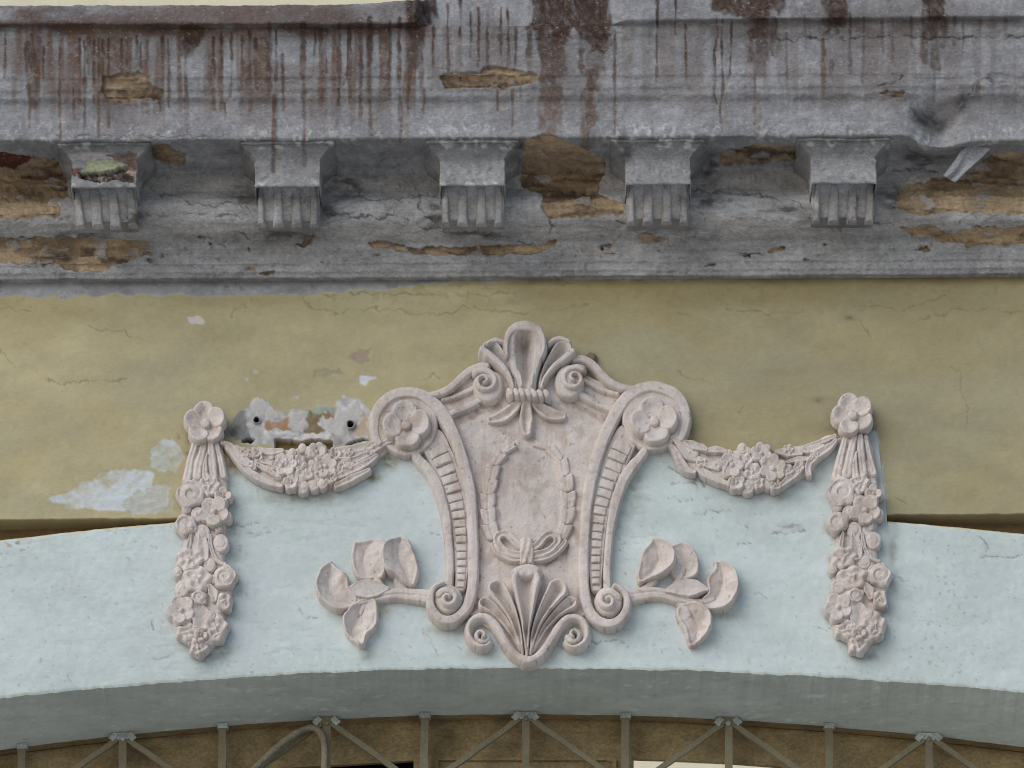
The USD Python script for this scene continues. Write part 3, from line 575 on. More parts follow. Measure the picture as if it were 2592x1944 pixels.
# bare beige continuation of the soffit behind the grille
DW = DB - 0.055
bk2 = bk.copy(); bk2[:, 1] = -DW + 0.03; bk2[:, 2] += 0.002
bk1 = bk.copy(); bk1[:, 2] += 0.0015
put("inner_soffit", np.concatenate([bk1, bk2]), gridfaces(2, len(ua))[:, ::-1], M_BEIGE, arch)

# ------------------------------------------------------------------ the wall behind the grille
ub = np.arange(-420, 3010, 12.0)
crack = BACK(ub) + np.interp(ub, [0, 600, 1330, 2000, 2592], [15, 12, 10, 14, 16])
topb = [tuple(unproj(a, b - 6 + 1.5 * noise(np.array([a]), np.array([0.0]), 20, 2)[0], DW)[[0, 2]]) for a, b in zip(ub, BACK(ub) + np.interp(ub, [0, 600, 1330, 2000, 2592], [17, 14, 12, 16, 17]) + 6)]
zlow = unproj(1296, 2330, DW)[2]
poly = shapely.Polygon(topb + [(topb[-1][0], zlow), (topb[0][0], zlow)])
def wpoly(pts):
    return shapely.Polygon([tuple(unproj(a, b, DW)[[0, 2]]) for a, b in pts])
left_op = wpoly([(735, 1943), (860, 1936), (1047, 1925), (1049, 2300), (735, 2300)])
right_op = wpoly([(1604, 1921), (1700, 1924), (1850, 1931), (1980, 1941), (1980, 2300), (1604, 2300)])
def extr(shape, depth, y_front):
    out = []
    for g in getattr(shape, "geoms", [shape]):
        mm = trimesh.creation.extrude_polygon(g, depth, engine="earcut")
        v = np.array(mm.vertices)
        out.append(trimesh.Trimesh(np.c_[v[:, 0], y_front + depth - v[:, 2], v[:, 1]], mm.faces, process=False))
    return trimesh.util.concatenate(out)
bw = thing("infill_wall", "brownish beige plaster wall filling the arch behind the iron grille", "wall", unproj(1330, 1944, DW))
mm = extr(poly.difference(left_op).difference(right_op), 0.018, -DW)
put("wall_panel", mm.vertices, mm.faces, M_BEIGE, bw, smooth=False)
fr = wpoly([(1102, 1919), (1545, 1919), (1560, 1924), (1560, 2290), (1102, 2290)]).difference(wpoly([(1110, 1927), (1535, 1927), (1548, 1932), (1548, 2282), (1110, 2282)]))
mm = extr(fr, 0.012, -DW - 0.010)
put("panel_moulding", mm.vertices, mm.faces, M_BEIGE, bw, smooth=False)
lip = wpoly([(1580, 1917), (1604, 1917), (1604, 2290), (1580, 2290)])
mm = extr(lip, 0.02, -DW - 0.016)
put("opening_jamb", mm.vertices, mm.faces, M_BEIGE, bw, smooth=False)
# dark room behind the left opening: five inner faces
a0, a1 = unproj(720, 1915, DW - 0.02), unproj(1062, 2310, DW - 0.02)
x0, x1, z1, z0, y0, y1 = a0[0] - .1, a1[0] + .1, a0[2] + .1, a1[2] - .1, -DW + 0.0175, -DW + 1.4
bv = [(x, y, z) for x in (x0, x1) for y in (y0, y1) for z in (z0, z1)]
put("dark_room", bv, [(2, 3, 7, 6), (0, 1, 3, 2), (4, 6, 7, 5), (1, 5, 7, 3), (0, 2, 6, 4)], M_DARK, smooth=False, label="dark room seen through the black opening left of centre in the infill wall", cat="room", kind="structure")

fwv = [(x, 7.5, z) for x in (-7, 7) for z in (4.0, 14.5)]
put("far_wall", [fwv[0], fwv[2], fwv[3], fwv[1]], [(0, 1, 2, 3)], M_CREAM, smooth=False, label="pale sunlit wall glimpsed through the bright opening right of centre", cat="wall")

# ------------------------------------------------------------------ iron grille
def tube_between(p, q, w, dd, n=6, wob=0.0, seed=0):
    """A flat iron bar from p to q: width w across the wall plane, dd deep, slightly uneven."""
    p, q = np.asarray(p, float), np.asarray(q, float)
    t = (q - p) / np.linalg.norm(q - p)
    yv = np.array([0, 1.0, 0]); s = np.cross(t, yv); s /= np.linalg.norm(s)
    b = 0.12
    ring = [(-1 + b, -1), (1 - b, -1), (1, -1 + b), (1, 1 - b), (1 - b, 1), (-1 + b, 1), (-1, 1 - b), (-1, -1 + b)]
    rg = np.random.default_rng(seed)
    V, Fq = [], []
    for k in range(n + 1):
        o = p + (q - p) * k / n + s * rg.normal(0, wob)
        ww = w * (1 + rg.normal(0, 0.035))
        V += [o + s * a * ww / 2 + yv * c_ * dd / 2 for a, c_ in ring]
    for k in range(n):
        for j in range(8):
            Fq.append((k * 8 + j, k * 8 + (j + 1) % 8, k * 8 + 8 + (j + 1) % 8, k * 8 + 8 + j))
    T3 = [f[:3] for f in Fq] + [(f[0], f[2], f[3]) for f in Fq] + [(0, j + 1, j) for j in range(1, 7)] + [(n * 8, n * 8 + j, n * 8 + j + 1) for j in range(1, 7)]
    return np.array(V), np.array(T3)

DG = DB + 0.012
gr = thing("iron_grille", "olive painted iron lattice of posts and diagonal struts under the arch", "grille", unproj(1330, 1944, DG))
posts = [-200, 55, 563, 1075, 1582, 2098, 2610, 2800]
nodes = [-220, 310, 826, 1330, 1843, 2351, 2850]
BK = lambda u: float(BACK(np.array([float(u)]))[0])
for k, u_ in enumerate(posts):
    p, q = unproj(u_, BK(u_) - 3, DG), unproj(u_ + (6 if u_ > 1500 else -2), 2320, DG)
    V, T = tube_between(p, q, 20 * PXM, 0.022, 14, 0.0008, k)
    put("post", V, T, M_IRON, gr, smooth=False)
    p2 = unproj(u_ + 1, BK(u_) - 4, DG); q2 = unproj(u_ + 1, BK(u_) + 9, DG)
    V, T = tube_between(p2, q2, 26 * PXM, 0.028, 5, 0.001, k + 30)
    put("mortar_cap", V, T, M_CHIP, gr, smooth=False)
for k, u_ in enumerate(nodes):
    vb_ = BK(u_)
    V, T = tube_between(unproj(u_ + 1, vb_ + 6, DG), unproj(u_ + 1, 2320, DG), 19 * PXM, 0.018, 14, 0.0008, k + 9)
    put("post", V, T, M_IRON, gr, smooth=False)
    for s in (-1, 1):
        V, T = tube_between(unproj(u_ + 14 * s, vb_ + 12, DG + 0.002), unproj(u_ + s * 330, vb_ + 12 + 225, DG + 0.002), 14 * PXM, 0.016, 14, 0.0008, k + 20 + s)
        put("strut", V, T, M_IRON, gr, smooth=False)
    # gusset plate with chipped pale paint, and its bolt
    V, T = tube_between(unproj(u_, vb_ - 4, DG + 0.004), unproj(u_, vb_ + 13, DG + 0.004), 58 * PXM, 0.012, 4, 0.0, k + 40)
    z_hi, z_lo = V[:, 2].max(), V[:, 2].min()
    V[:, 0] = V[:, 0].mean() + (V[:, 0] - V[:, 0].mean()) * (0.45 + 0.55 * (V[:, 2] - z_lo) / (z_hi - z_lo))
    put("gusset", V, T, M_CHIP if k % 2 else M_IRON, gr, smooth=False)
    for s in (-1, 1):
        V, T = tube_between(unproj(u_ + 16 * s, vb_ - 3, DG + 0.010), unproj(u_ + 30 * s, vb_ + 12, DG + 0.010), 15 * PXM, 0.008, 4, 0.001, k + 50 + s)
        put("paint_chip", V, T, M_CHIP, gr, smooth=False)
    bolt = trimesh.creation.icosphere(2, 6.5 * PXM)
    put("bolt", np.array(bolt.vertices) * (1, 0.6, 1) + unproj(u_ + 1, vb_ + 9, DG + 0.012), bolt.faces, M_CHIP if k % 3 == 1 else M_IRON, gr)
# conduit bending over the node left of centre
def pipe(pts, rad, name, mat, parent="/World", seed=0, **kw):
    pts = np.asarray(pts, float)
    tck, _ = splprep(pts.T, s=0, k=3)
    cpts = np.array(splev(np.linspace(0, 1, 70), tck)).T
    tn = np.gradient(cpts, axis=0); tn /= np.linalg.norm(tn, axis=1, keepdims=True)
    rg = np.random.default_rng(seed)
    V = []
    th = np.linspace(0, 2 * np.pi, 11)[:-1]
    for k, (o, t) in enumerate(zip(cpts, tn)):
        s = np.cross(t, [0, 1.0, 0]); s /= np.linalg.norm(s); w = np.cross(s, t)
        rr = rad * (1 + rg.normal(0, 0.05, 10))
        V += [o + (s * np.cos(a) + w * np.sin(a)) * r for a, r in zip(th, rr)]
    Fq = [(k * 10 + j, k * 10 + (j + 1) % 10, k * 10 + 10 + (j + 1) % 10, k * 10 + 10 + j) for k in range(69) for j in range(10)]
    return put(name, V, Fq, mat, parent, **kw)
pipe([unproj(a, b, DG + 0.035) for a, b in ((330, 2250), (560, 2020), (650, 1940), (720, 1876), (770, 1846), (797, 1843), (815, 1862), (820, 1880), (821, 1930), (822, 2050), (823, 2250))], 8.2 * PXM, "conduit", M_PIPE, seed=3,
     label="bent mortar-crusted conduit hooked over the grille left of centre", cat="pipe")

# ------------------------------------------------------------------ the cornice: a moulding run along the facade
PROFILE = [  # (projection from the wall, height read on the photograph at its middle, part, spacing mm)
    (0.00, 122, "fillet", 30), (0.40, 31, "fillet", 30), (0.510, 5, "fillet", 6), (0.52, 6, "fillet", 3.4), (0.522, 30, "fillet", 3.4), (0.52, 51, "fillet", 3.4), (0.515, 54, "fillet", 3.4), (0.49, 62, "fillet", 3.4),
    (0.486, 66, "cyma", 3.4), (0.478, 84, "cyma", 3.4), (0.465, 100, "cyma", 3.4), (0.462, 104, "cyma", 3.4), (0.455, 130, "cyma", 3.4), (0.452, 150, "cyma", 3.4), (0.451, 178, "cyma", 3.4), (0.449, 190, "cyma", 3.4), (0.441, 198, "cyma", 3.4),
    (0.439, 204, "bead_moulding", 3.4), (0.440, 214, "bead_moulding", 3.4), (0.437, 222, "bead_moulding", 3.4), (0.429, 230, "bead_moulding", 3.4), (0.427, 241, "bead_moulding", 3.4), (0.420, 248, "bead_moulding", 3.4), (0.411, 256, "bead_moulding", 3.4), (0.407, 261, "bead_moulding", 3.4),
    (0.406, 266, "corona", 3.4), (0.409, 285, "corona", 3.4), (0.416, 315, "corona", 3.4), (0.425, 340, "corona", 3.4), (0.424, 347, "corona", 3.4), (0.414, 351, "corona", 3.4),
    (0.410, 352, "cornice_soffit", 5), (0.30, 386, "cornice_soffit", 5), (0.176, 424, "cornice_soffit", 5), (0.166, 432, "cornice_soffit", 3.4),
    (0.166, 440, "frieze_band", 3.4), (0.165, 466, "frieze_band", 3.4), (0.168, 480, "frieze_band", 3.4), (0.190, 491, "frieze_band", 3.4),
    (0.212, 500, "bed_moulding", 3.4), (0.218, 512, "bed_moulding", 3.4), (0.212, 535, "bed_moulding", 3.4), (0.188, 560, "bed_moulding", 3.4), (0.150, 585, "bed_moulding", 3.4), (0.115, 603, "bed_moulding", 3.4),
    (0.096, 612, "architrave", 3.4), (0.092, 624, "architrave", 3.4), (0.083, 630, "architrave", 3.4), (0.081, 645, "architrave", 3.4), (0.073, 650, "architrave", 3.4), (0.071, 663, "architrave", 3.4), (0.060, 669, "architrave", 3.4), (0.056, 684, "architrave", 3.4), (0.046, 690, "architrave", 3.4), (0.038, 700, "architrave", 3.4), (0.012, 706, "architrave", 3.4), (0.0, 710, "architrave", 3.4)]
pd = np.array([p[0] for p in PROFILE]); pz = np.array([unproj(1296, p[1], p[0])[2] for p in PROFILE])
rowd, rowz, rowp = [], [], []
for k in range(len(PROFILE) - 1):
    L = math.hypot(pd[k + 1] - pd[k], pz[k + 1] - pz[k])
    n = max(2, int(L / (PROFILE[k][3] * 1e-3)))
    for j in range(n):
        rowd.append(pd[k] + (pd[k + 1] - pd[k]) * j / n); rowz.append(pz[k] + (pz[k + 1] - pz[k]) * j / n); rowp.append(PROFILE[k][2])
rowd.append(pd[-1]); rowz.append(pz[-1]); rowp.append(PROFILE[-1][2])
rowd, rowz, rowp = np.array(rowd), np.array(rowz), np.array(rowp)
rd, rz = gaussian_filter(rowd, 1.0, mode="nearest"), gaussian_filter(rowz, 1.0, mode="nearest")
xc = np.arange(-2.02, 2.02, 0.0035)
NC = len(xc)
X = np.broadcast_to(xc, (len(rd), NC)).copy(); D = np.repeat(rd[:, None], NC, 1); Z = np.repeat(rz[:, None], NC, 1)
tang = np.stack([np.gradient(rd), np.gradient(rz)], -1); tang /= np.linalg.norm(tang, axis=1, keepdims=True) + 1e-12
nrm = np.stack([-tang[:, 1], tang[:, 0]], -1)     # outward in (d, z)
uu, vv = proj(np.stack([X, -D, Z], -1))
part_id = {p: (rowp == p)[:, None] for p in dict.fromkeys(rowp)}
# broken and slumped places
brk = sstep(1045, 1085, uu + 10 * fbm(uu, vv, 30, 1)) * sstep(1575, 1545, uu + 10 * fbm(uu, vv, 30, 1))
fil = part_id["fillet"] & (rz[:, None] < unproj(1296, 0, 0.52)[2] + 0.02)
D = np.where(fil, D - brk * np.clip(D - 0.468 + 0.008 * fbm(uu, vv, 60, 2), 0, 1) * 0.92, D)
Z = Z + np.where(fil, 0.026 * brk * sstep(46, 8, vv), 0)
drop = np.interp(uu[0], [-100, 0, 400, 900, 1500, 2592, 2700], [0.002, 0.001, -0.004, -0.008, 0, 0.010, 0.01])
Z = Z + np.where(part_id["fillet"], drop[None, :] * 0.9, 0)
Z = Z + np.where(part_id["fillet"], 0.016 * sstep(860, 1060, uu) * sstep(44, 10, vv), 0)
low = part_id["corona"] | part_id["cornice_soffit"] | part_id["bead_moulding"]
wgt = np.exp(-(((vv - 300) / 62.0) ** 2))
axis_u = 2372 + 8 * fbm(uu, vv, 80, 2)
notch = np.exp(-((uu - axis_u) / 52.0) ** 2)
right = sstep(2330, 2470, uu)
D = D - np.where(part_id["corona"] | part_id["bead_moulding"], (0.085 * notch + 0.035 * right) * wgt, 0)
sof = part_id["cornice_soffit"]
fr_ = np.clip((D - 0.166) / 0.25, 0, 1)
D = np.where(sof, D - fr_ * (0.085 * notch + 0.035 * right) * 0.75, D)
Z = Z - np.where(sof | (part_id["corona"] & (vv > 325)), (0.014 * sstep(2280, 2350, uu) - 0.006 * sstep(2400, 2500, uu)) * np.where(sof, fr_, 1), 0)
n1, n2, n3 = fbm(uu, vv, 130, 2, sv=60), fbm(uu, vv, 36, 4, sv=20), fbm(uu, vv, 10, 1)
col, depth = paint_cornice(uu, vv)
dis = 0.0026 * n1 + 0.0020 * n2 + 0.0011 * n3 - depth
lay = sstep(480, 510, vv) * sstep(620, 590, vv)
dis = dis + lay * 0.0016 * fbm(uu, vv, 90, 3, 3, sv=9)
ends = (np.arange(len(rd)) > 3) & (np.arange(len(rd)) < len(rd) - 3)
D = D + nrm[:, :1] * dis * ends[:, None]; Z = Z + nrm[:, 1:] * dis * ends[:, None]
cor = thing("cornice", "weathered grey moulded cornice across the top, streaked with brown run-off", "cornice", (0, 0, pz[-1]))
PC = np.stack([X, -D, Z], -1)
for nm in part_id:
    idx = np.nonzero(rowp == nm)[0]
    if idx[-1] + 1 < len(rowp):
        idx = np.r_[idx, idx[-1] + 1]
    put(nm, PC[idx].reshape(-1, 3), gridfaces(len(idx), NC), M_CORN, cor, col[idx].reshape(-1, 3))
# sheet of paint hanging off the broken soffit at the right
fa, fb = np.meshgrid(np.linspace(0, 1, 26), np.linspace(0, 1, 40))
L0, L1 = np.array([2448, 357.0]), np.array([2508, 372.0])
B0, B1 = np.array([2384, 448.0]), np.array([2420, 462.0])
pu = (L0[0] * (1 - fa) + L1[0] * fa) * (1 - fb) + (B0[0] * (1 - fa) + B1[0] * fa) * fb + 5 * noise(fa * 10, fb * 10, 4, 2)
pv = (L0[1] * (1 - fa) + L1[1] * fa) * (1 - fb) + (B0[1] * (1 - fa) + B1[1] * fa) * fb + 5 * noise(fa * 10, fb * 10, 4, 3)
pdp = 0.365 - 0.05 * fb + 0.010 * np.sin(fa * 8) * (0.3 + fb * 0.5) - 0.02 * (fa - .5) ** 2
fl = unproj(pu, pv, pdp)
bkf = fl.copy(); bkf[..., 1] += 0.003
nn = fl.reshape(-1, 3).shape[0]
f1 = gridfaces(40, 26)
edge = np.r_[np.arange(26), np.arange(1, 40) * 26 + 25, np.arange(24, -1, -1) + 39 * 26, np.arange(38, 0, -1) * 26]
ef = [(edge[k], edge[(k + 1) % len(edge)], edge[(k + 1) % len(edge)] + nn, edge[k] + nn) for k in range(len(edge))]
put("paint_flap", np.concatenate([fl.reshape(-1, 3), bkf.reshape(-1, 3)]), np.concatenate([f1, f1[:, ::-1] + nn, ef]), M_CORN, cor, np.tile([[0.27, 0.275, 0.29]], (2 * nn, 1)) * (1 + 0.2 * np.random.default_rng(2).standard_normal((2 * nn, 1)) * 0.4), label="loose sheet of grey paint hanging at the right end")

# ------------------------------------------------------------------ relief engine: every piece is a rounded plaster body modelled on the wall
STEP = 1.7


def spl(pts, n=260):
    pts = np.asarray(pts, float)
    if len(pts) == 2:
        pts = np.array([pts[0], pts.mean(0), pts[1]])
    tck, _ = splprep(pts.T, s=0, k=min(3, len(pts) - 1))
    return np.array(splev(np.linspace(0, 1, n), tck)).T


class Field:
    """A patch of the wall (photograph pixels) on which one piece is modelled."""
    def __init__(self, u0, v0, u1, v1, step=STEP, warp=1.0, seed=0):
        pad = 3 * step + 2
        self.step, self.seed = step, seed
        self.gu, self.gv = np.meshgrid(np.arange(u0 - pad, u1 + pad, step), np.arange(v0 - pad, v1 + pad, step))
        self.U = self.gu + warp * fbm(self.gu, self.gv, 46, seed) * 1.3
        self.V = self.gv + warp * fbm(self.gu, self.gv, 46, seed + 2) * 1.3


def around(pts, w, **kw):
    p = np.asarray(pts, float)
    w = np.max(w)
    return Field(p[:, 0].min() - w, p[:, 1].min() - w, p[:, 0].max() + w, p[:, 1].max() + w, **kw)


def stroke(fd, pts, widths):
    """e, t along, signed side (-1..1) of a tapered stroke."""
    s = spl(pts)
    t = np.linspace(0, 1, len(s))
    w = np.interp(t, np.linspace(0, 1, len(widths)), widths) if np.ndim(widths) else np.full(len(s), widths)
    dd, ii = cKDTree(s).query(np.c_[fd.U.ravel(), fd.V.ravel()])
    dd, ii = dd.reshape(fd.U.shape), ii.reshape(fd.U.shape)
    tn = np.gradient(s, axis=0); tn /= np.linalg.norm(tn, axis=1, keepdims=True) + 1e-9
    q = np.stack([fd.U, fd.V], -1) - s[ii]
    sg = np.sign(tn[ii, 0] * q[..., 1] - tn[ii, 1] * q[..., 0])
    return w[ii] - dd, t[ii], sg * dd / np.maximum(w[ii], 1e-6)


def polyfield(fd, pts, smooth=True):
    b = spl(np.vstack([pts, pts[:1]]), 500) if smooth else np.asarray(pts, float)
    ring = shapely.Polygon(b)
    bb = shapely.get_coordinates(shapely.segmentize(ring.exterior, 1.0))
    dd = cKDTree(bb).query(np.c_[fd.U.ravel(), fd.V.ravel()])[0].reshape(fd.U.shape)
    return np.where(shapely.contains_xy(ring, fd.U, fd.V), dd, -dd)


PINK = np.array([0.580, 0.512, 0.466])


def emit(fd, e, T, parent, name, r=5.0, floor=0.0, d0=None, rough=1.0, tint=None, label=None, sink=0.006):
    """Turns the field into a mesh: e = distance inside the outline (px), T = height of the surface over the wall (m)."""
    gu, gv, st = fd.gu, fd.gv, fd.step
    T = T + rough * (0.0012 * fbm(gu, gv, 24, fd.seed + 1) + 0.0007 * fbm(gu, gv, 8, fd.seed + 4))
    q = np.clip(e / r, 0, 1)
    H = floor + (T - floor) * np.sqrt(np.maximum(1 - (1 - q) ** 2, 0))
    inside = e > 0
    if not inside.any():
        return None
    if d0 is None:
        d0 = float(np.median(T[inside]))
    gy, gx_ = np.gradient(e, st)
    g2 = gx_ ** 2 + gy ** 2 + 1e-6
    k = np.where(inside, 0, np.clip(-e, 0, 2 * st) / g2)
    pu, pv = gu + gx_ * k, gv + gy * k
    H = np.where(inside, H, floor - sink)
    cell = inside[:-1, :-1] | inside[1:, :-1] | inside[1:, 1:] | inside[:-1, 1:]
    fcs = gridfaces(*gu.shape).reshape(*cell.shape, 4)[cell]
    base = unproj(pu, pv, d0)
    base[..., 1] = -H
    usedv, inv = np.unique(fcs, return_inverse=True)
    V = base.reshape(-1, 3)[usedv]
    uu, vv = gu.ravel()[usedv], gv.ravel()[usedv]
    c = PINK * (1 + 0.05 * fbm(uu, vv, 90, 2) + 0.04 * fbm(uu, vv, 12, 4))[:, None]
    c = mixc(c, (0.50, 0.46, 0.44), 0.5 * sstep(1000, 880, vv))
    st_ = sstep(0.40, 1.0, fbm(uu, vv, 60, 5) + 0.3 * fbm(uu, vv, 12, 1))
    c = mixc(c, (0.33, 0.235, 0.185), 0.38 * st_)
    c = mixc(c, (0.64, 0.60, 0.58), 0.18 * sstep(0.25, 0.8, fbm(uu, vv, 22, 3)))
    rain = sstep(0.30, 0.75, fbm(uu, vv, 13, 2, 3, sv=130) + 0.35 * fbm(uu, vv, 70, 4))
    c = mixc(c, (0.32, 0.235, 0.19), 0.22 * rain)
    chip = sstep(0.98, 1.12, fbm(uu, vv, 7, 3, 2))
    c = mixc(c, (0.2, 0.16, 0.135), 0.5 * chip)
    if tint is not None:
        c = tint(uu, vv, c)
    return put(name, V, inv.reshape(fcs.shape), M_PINK, parent, c, label=label)


def ball(fd, cu, cv, ru, rv=None, rot=0.0):
    rv = ru if rv is None else rv
    a, b = fd.U - cu, fd.V - cv
    x, y = a * math.cos(rot) + b * math.sin(rot), -a * math.sin(rot) + b * math.cos(rot)
    rr = np.hypot(x / ru, y / rv)
    return (1 - rr) * min(ru, rv), rr, np.arctan2(y / rv, x / ru)


def blossom(parent, name, cu, cv, R, base, h, n=5, rot=0.0, seed=0, separate=False, sq=1.0, center=0.30):
    """A flower of n cupped petals round a knob; base: height it grows from, h: its own height."""
    petals = []
    for k in range(n):
        a = rot + 2 * math.pi * k / n
        pu, pv = cu + 0.57 * R * math.cos(a), cv + 0.57 * R * sq * math.sin(a)
        petals.append((pu, pv, a, 0.47 * R, 0.98 * R * math.sin(math.pi / n) * (0.86 if n == 4 else 0.92)))
    if separate:
        for k, (pu, pv, a, ra, rb) in enumerate(petals):
            fd = Field(pu - ra * 1.2, pv - ra * 1.2, pu + ra * 1.2, pv + ra * 1.2, seed=seed + k)
            e, rr, th = ball(fd, pu, pv, ra, rb, a)
            rc = np.hypot(fd.U - cu, fd.V - cv) / R
            cup = 0.22 + 0.95 * np.clip(rc, 0, 1) ** 1.2 - 0.5 * np.clip(rc - 0.74, 0, 1) - 0.24 * np.exp(-(rr / 0.55) ** 2)
            emit(fd, e, base + h * (cup + 0.13 * (k % 2)), parent, "petal", r=7, floor=base - 0.010, d0=base + 0.6 * h)
        fd = Field(cu - R * .4, cv - R * .4, cu + R * .4, cv + R * .4, seed=seed + 9)
        e, rr, _ = ball(fd, cu, cv, R * center * 0.8)
        emit(fd, e, base + h * (0.55 + 0.35 * np.sqrt(np.clip(1 - rr ** 2, 0, 1))), parent, "flower_center", r=4, floor=base, d0=base + 0.8 * h)
        return
    fd = Field(cu - R * 1.1, cv - R * 1.1, cu + R * 1.1, cv + R * 1.1, seed=seed)
    E, T = np.full(fd.U.shape, -99.0), np.full(fd.U.shape, base)
    rc = np.hypot(fd.U - cu, (fd.V - cv) / sq) / R
    for k, (pu, pv, a, ra, rb) in enumerate(petals):
        e, rr, th = ball(fd, pu, pv, ra, rb, a)
        cup = 0.35 + 0.75 * np.clip(rc, 0, 1) ** 1.2 - 0.25 * np.clip(rc - 0.75, 0, 1) + 0.10 * ((k * 2) % 3 - 1)
        T = np.where(e > 0, np.maximum(T, base + h * cup * np.sqrt(np.clip(1 - (1 - np.clip(e / 5, 0, 1)) ** 2, 0, 1)) ), T)
        E = np.maximum(E, e)
    e, rr, _ = ball(fd, cu, cv, R * center * 0.75)
    T = np.where(e > 0, np.maximum(T, base + h * (0.4 + 0.45 * np.sqrt(np.clip(1 - rr ** 2, 0, 1)))), T)
    E = np.maximum(E, e)
    emit(fd, E, T, parent, name, r=5, floor=base - 0.014, d0=base + 0.6 * h, rough=1.3)


def rose(parent, name, cu, cv, R, base, h, seed=0, turns=2.3, lobes=5, sq=1.0):
    fd = Field(cu - R * 1.15, cv - R * 1.15, cu + R * 1.15, cv + R * 1.15, seed=seed)
    du, dv = fd.U - cu, (fd.V - cv) / sq
    rr, th = np.hypot(du, dv) / R, np.arctan2(dv, du) + seed
    out = 1 + 0.07 * np.cos(lobes * th + seed) + 0.05 * np.cos(2 * th)
    e = (out - rr) * R
    sp = (turns * rr ** 0.8 + th / (2 * np.pi)) % 1.0
    fold = np.where(sp < 0.22, sp / 0.22, 1 - 0.85 * (sp - 0.22) / 0.78)
    dome = np.sqrt(np.clip(1 - (rr * 0.8) ** 2, 0, 1))
    T = base + h * (0.42 + 0.38 * dome + 0.30 * fold * np.clip(rr * 3, 0.3, 1))
    emit(fd, e, T, parent, name, r=6, floor=base - 0.012, d0=base + 0.6 * h, rough=1.3)


def ruffle(parent, name, cu, cv, ru, rv, base, h, seed=0, n=7, cup=0.0):
    fd = Field(cu - ru * 1.15, cv - rv * 1.15, cu + ru * 1.15, cv + rv * 1.15, seed=seed)
    e, rr, th = ball(fd, cu, cv, ru, rv)
    w = np.cos(n * th + 2.5 * rr + seed)
    e = e + min(ru, rv) * (0.09 * w)
    T = base + h * (0.45 + 0.4 * np.sqrt(np.clip(1 - (rr * .85) ** 2, 0, 1)) + 0.15 * w * np.clip(rr * 1.3, 0, 1) + 0.16 * np.cos(9 * rr + 1.2 * np.cos(3 * th + seed)) - cup * np.exp(-(rr / .5) ** 2))
    emit(fd, e, T, parent, name, r=5, floor=base - 0.012, d0=base + 0.6 * h, rough=1.6)


def bud(parent, name, cu, cv, R, base, h, seed=0, sq=1.15):
    fd = Field(cu - R * 1.1, cv - R * sq * 1.1, cu + R * 1.1, cv + R * sq * 1.1, seed=seed)
    e, rr, th = ball(fd, cu, cv, R, R * sq)
    T = base + h * (0.25 + 0.75 * np.sqrt(np.clip(1 - (rr * .93) ** 2, 0, 1)) - 0.16 * np.exp(-((rr - 0.5) / 0.10) ** 2) * (np.cos(th + seed) > -0.2))
    emit(fd, e, T, parent, name, r=3, floor=base - 0.012, d0=base + 0.6 * h)


def leafblade(parent, name, pts, widths, base, h, seed=0, fold=0.35, rim=0.0, floor=None, label=None):
    """A leaf along a spine: raised edges, a crease down the middle."""
    fd = around(pts, widths, seed=seed)
    e, t, s = stroke(fd, pts, widths)
    T = base + h * (0.72 + fold * (np.abs(s) - 0.5) * 1.1 + 0.10 * s + rim * np.exp(-((np.abs(s) - .85) / .12) ** 2))
    emit(fd, e, T, parent, name, r=4.5, floor=base - 0.012 if floor is None else floor, d0=base + 0.7 * h, label=label)


def creased(parent, name, outline, crease, base, h, seed=0, slope=0.024, label=None, flip=1.0, floor=0.0):
    """A broad leaf given by its outline, folded along a crease: the two halves meet in a valley."""
    o = np.asarray(outline, float)
    fd = Field(o[:, 0].min() - 7, o[:, 1].min() - 7, o[:, 0].max() + 7, o[:, 1].max() + 7, seed=seed)
    e = polyfield(fd, o) + 3.5 + 1.2 * fbm(fd.gu, fd.gv, 20, seed)
    _, t, s = stroke(fd, crease, 30.0)
    s = s * 30.0
    val = np.clip(np.abs(s) / 26.0, 0, 1.25)
    T = base + h * (0.25 + 0.85 * val ** 0.8) + slope * flip * np.clip(s, -40, 40) / 40 * 0.35
    T = T + 0.005 * sstep(13, 6, e) + 0.0016 * np.sin(t * 16 + np.abs(s) * 0.12)
    emit(fd, e, T, parent, name, r=6, floor=floor, d0=base + 0.75 * h, label=label)


# ------------------------------------------------------------------ the cartouche
def MR(pts):
    """The left half carried over to the right, with the small skew of the hand-set original."""
    p = np.asarray(pts, float).copy()
    k = np.clip((p[:, 1] - 1072) / 440.0, -0.4, 1.3)
    p[:, 0] = 2676 - p[:, 0] + 7 - 8 * k
    p[:, 1] = p[:, 1] - 12 + 19 * k
    return p


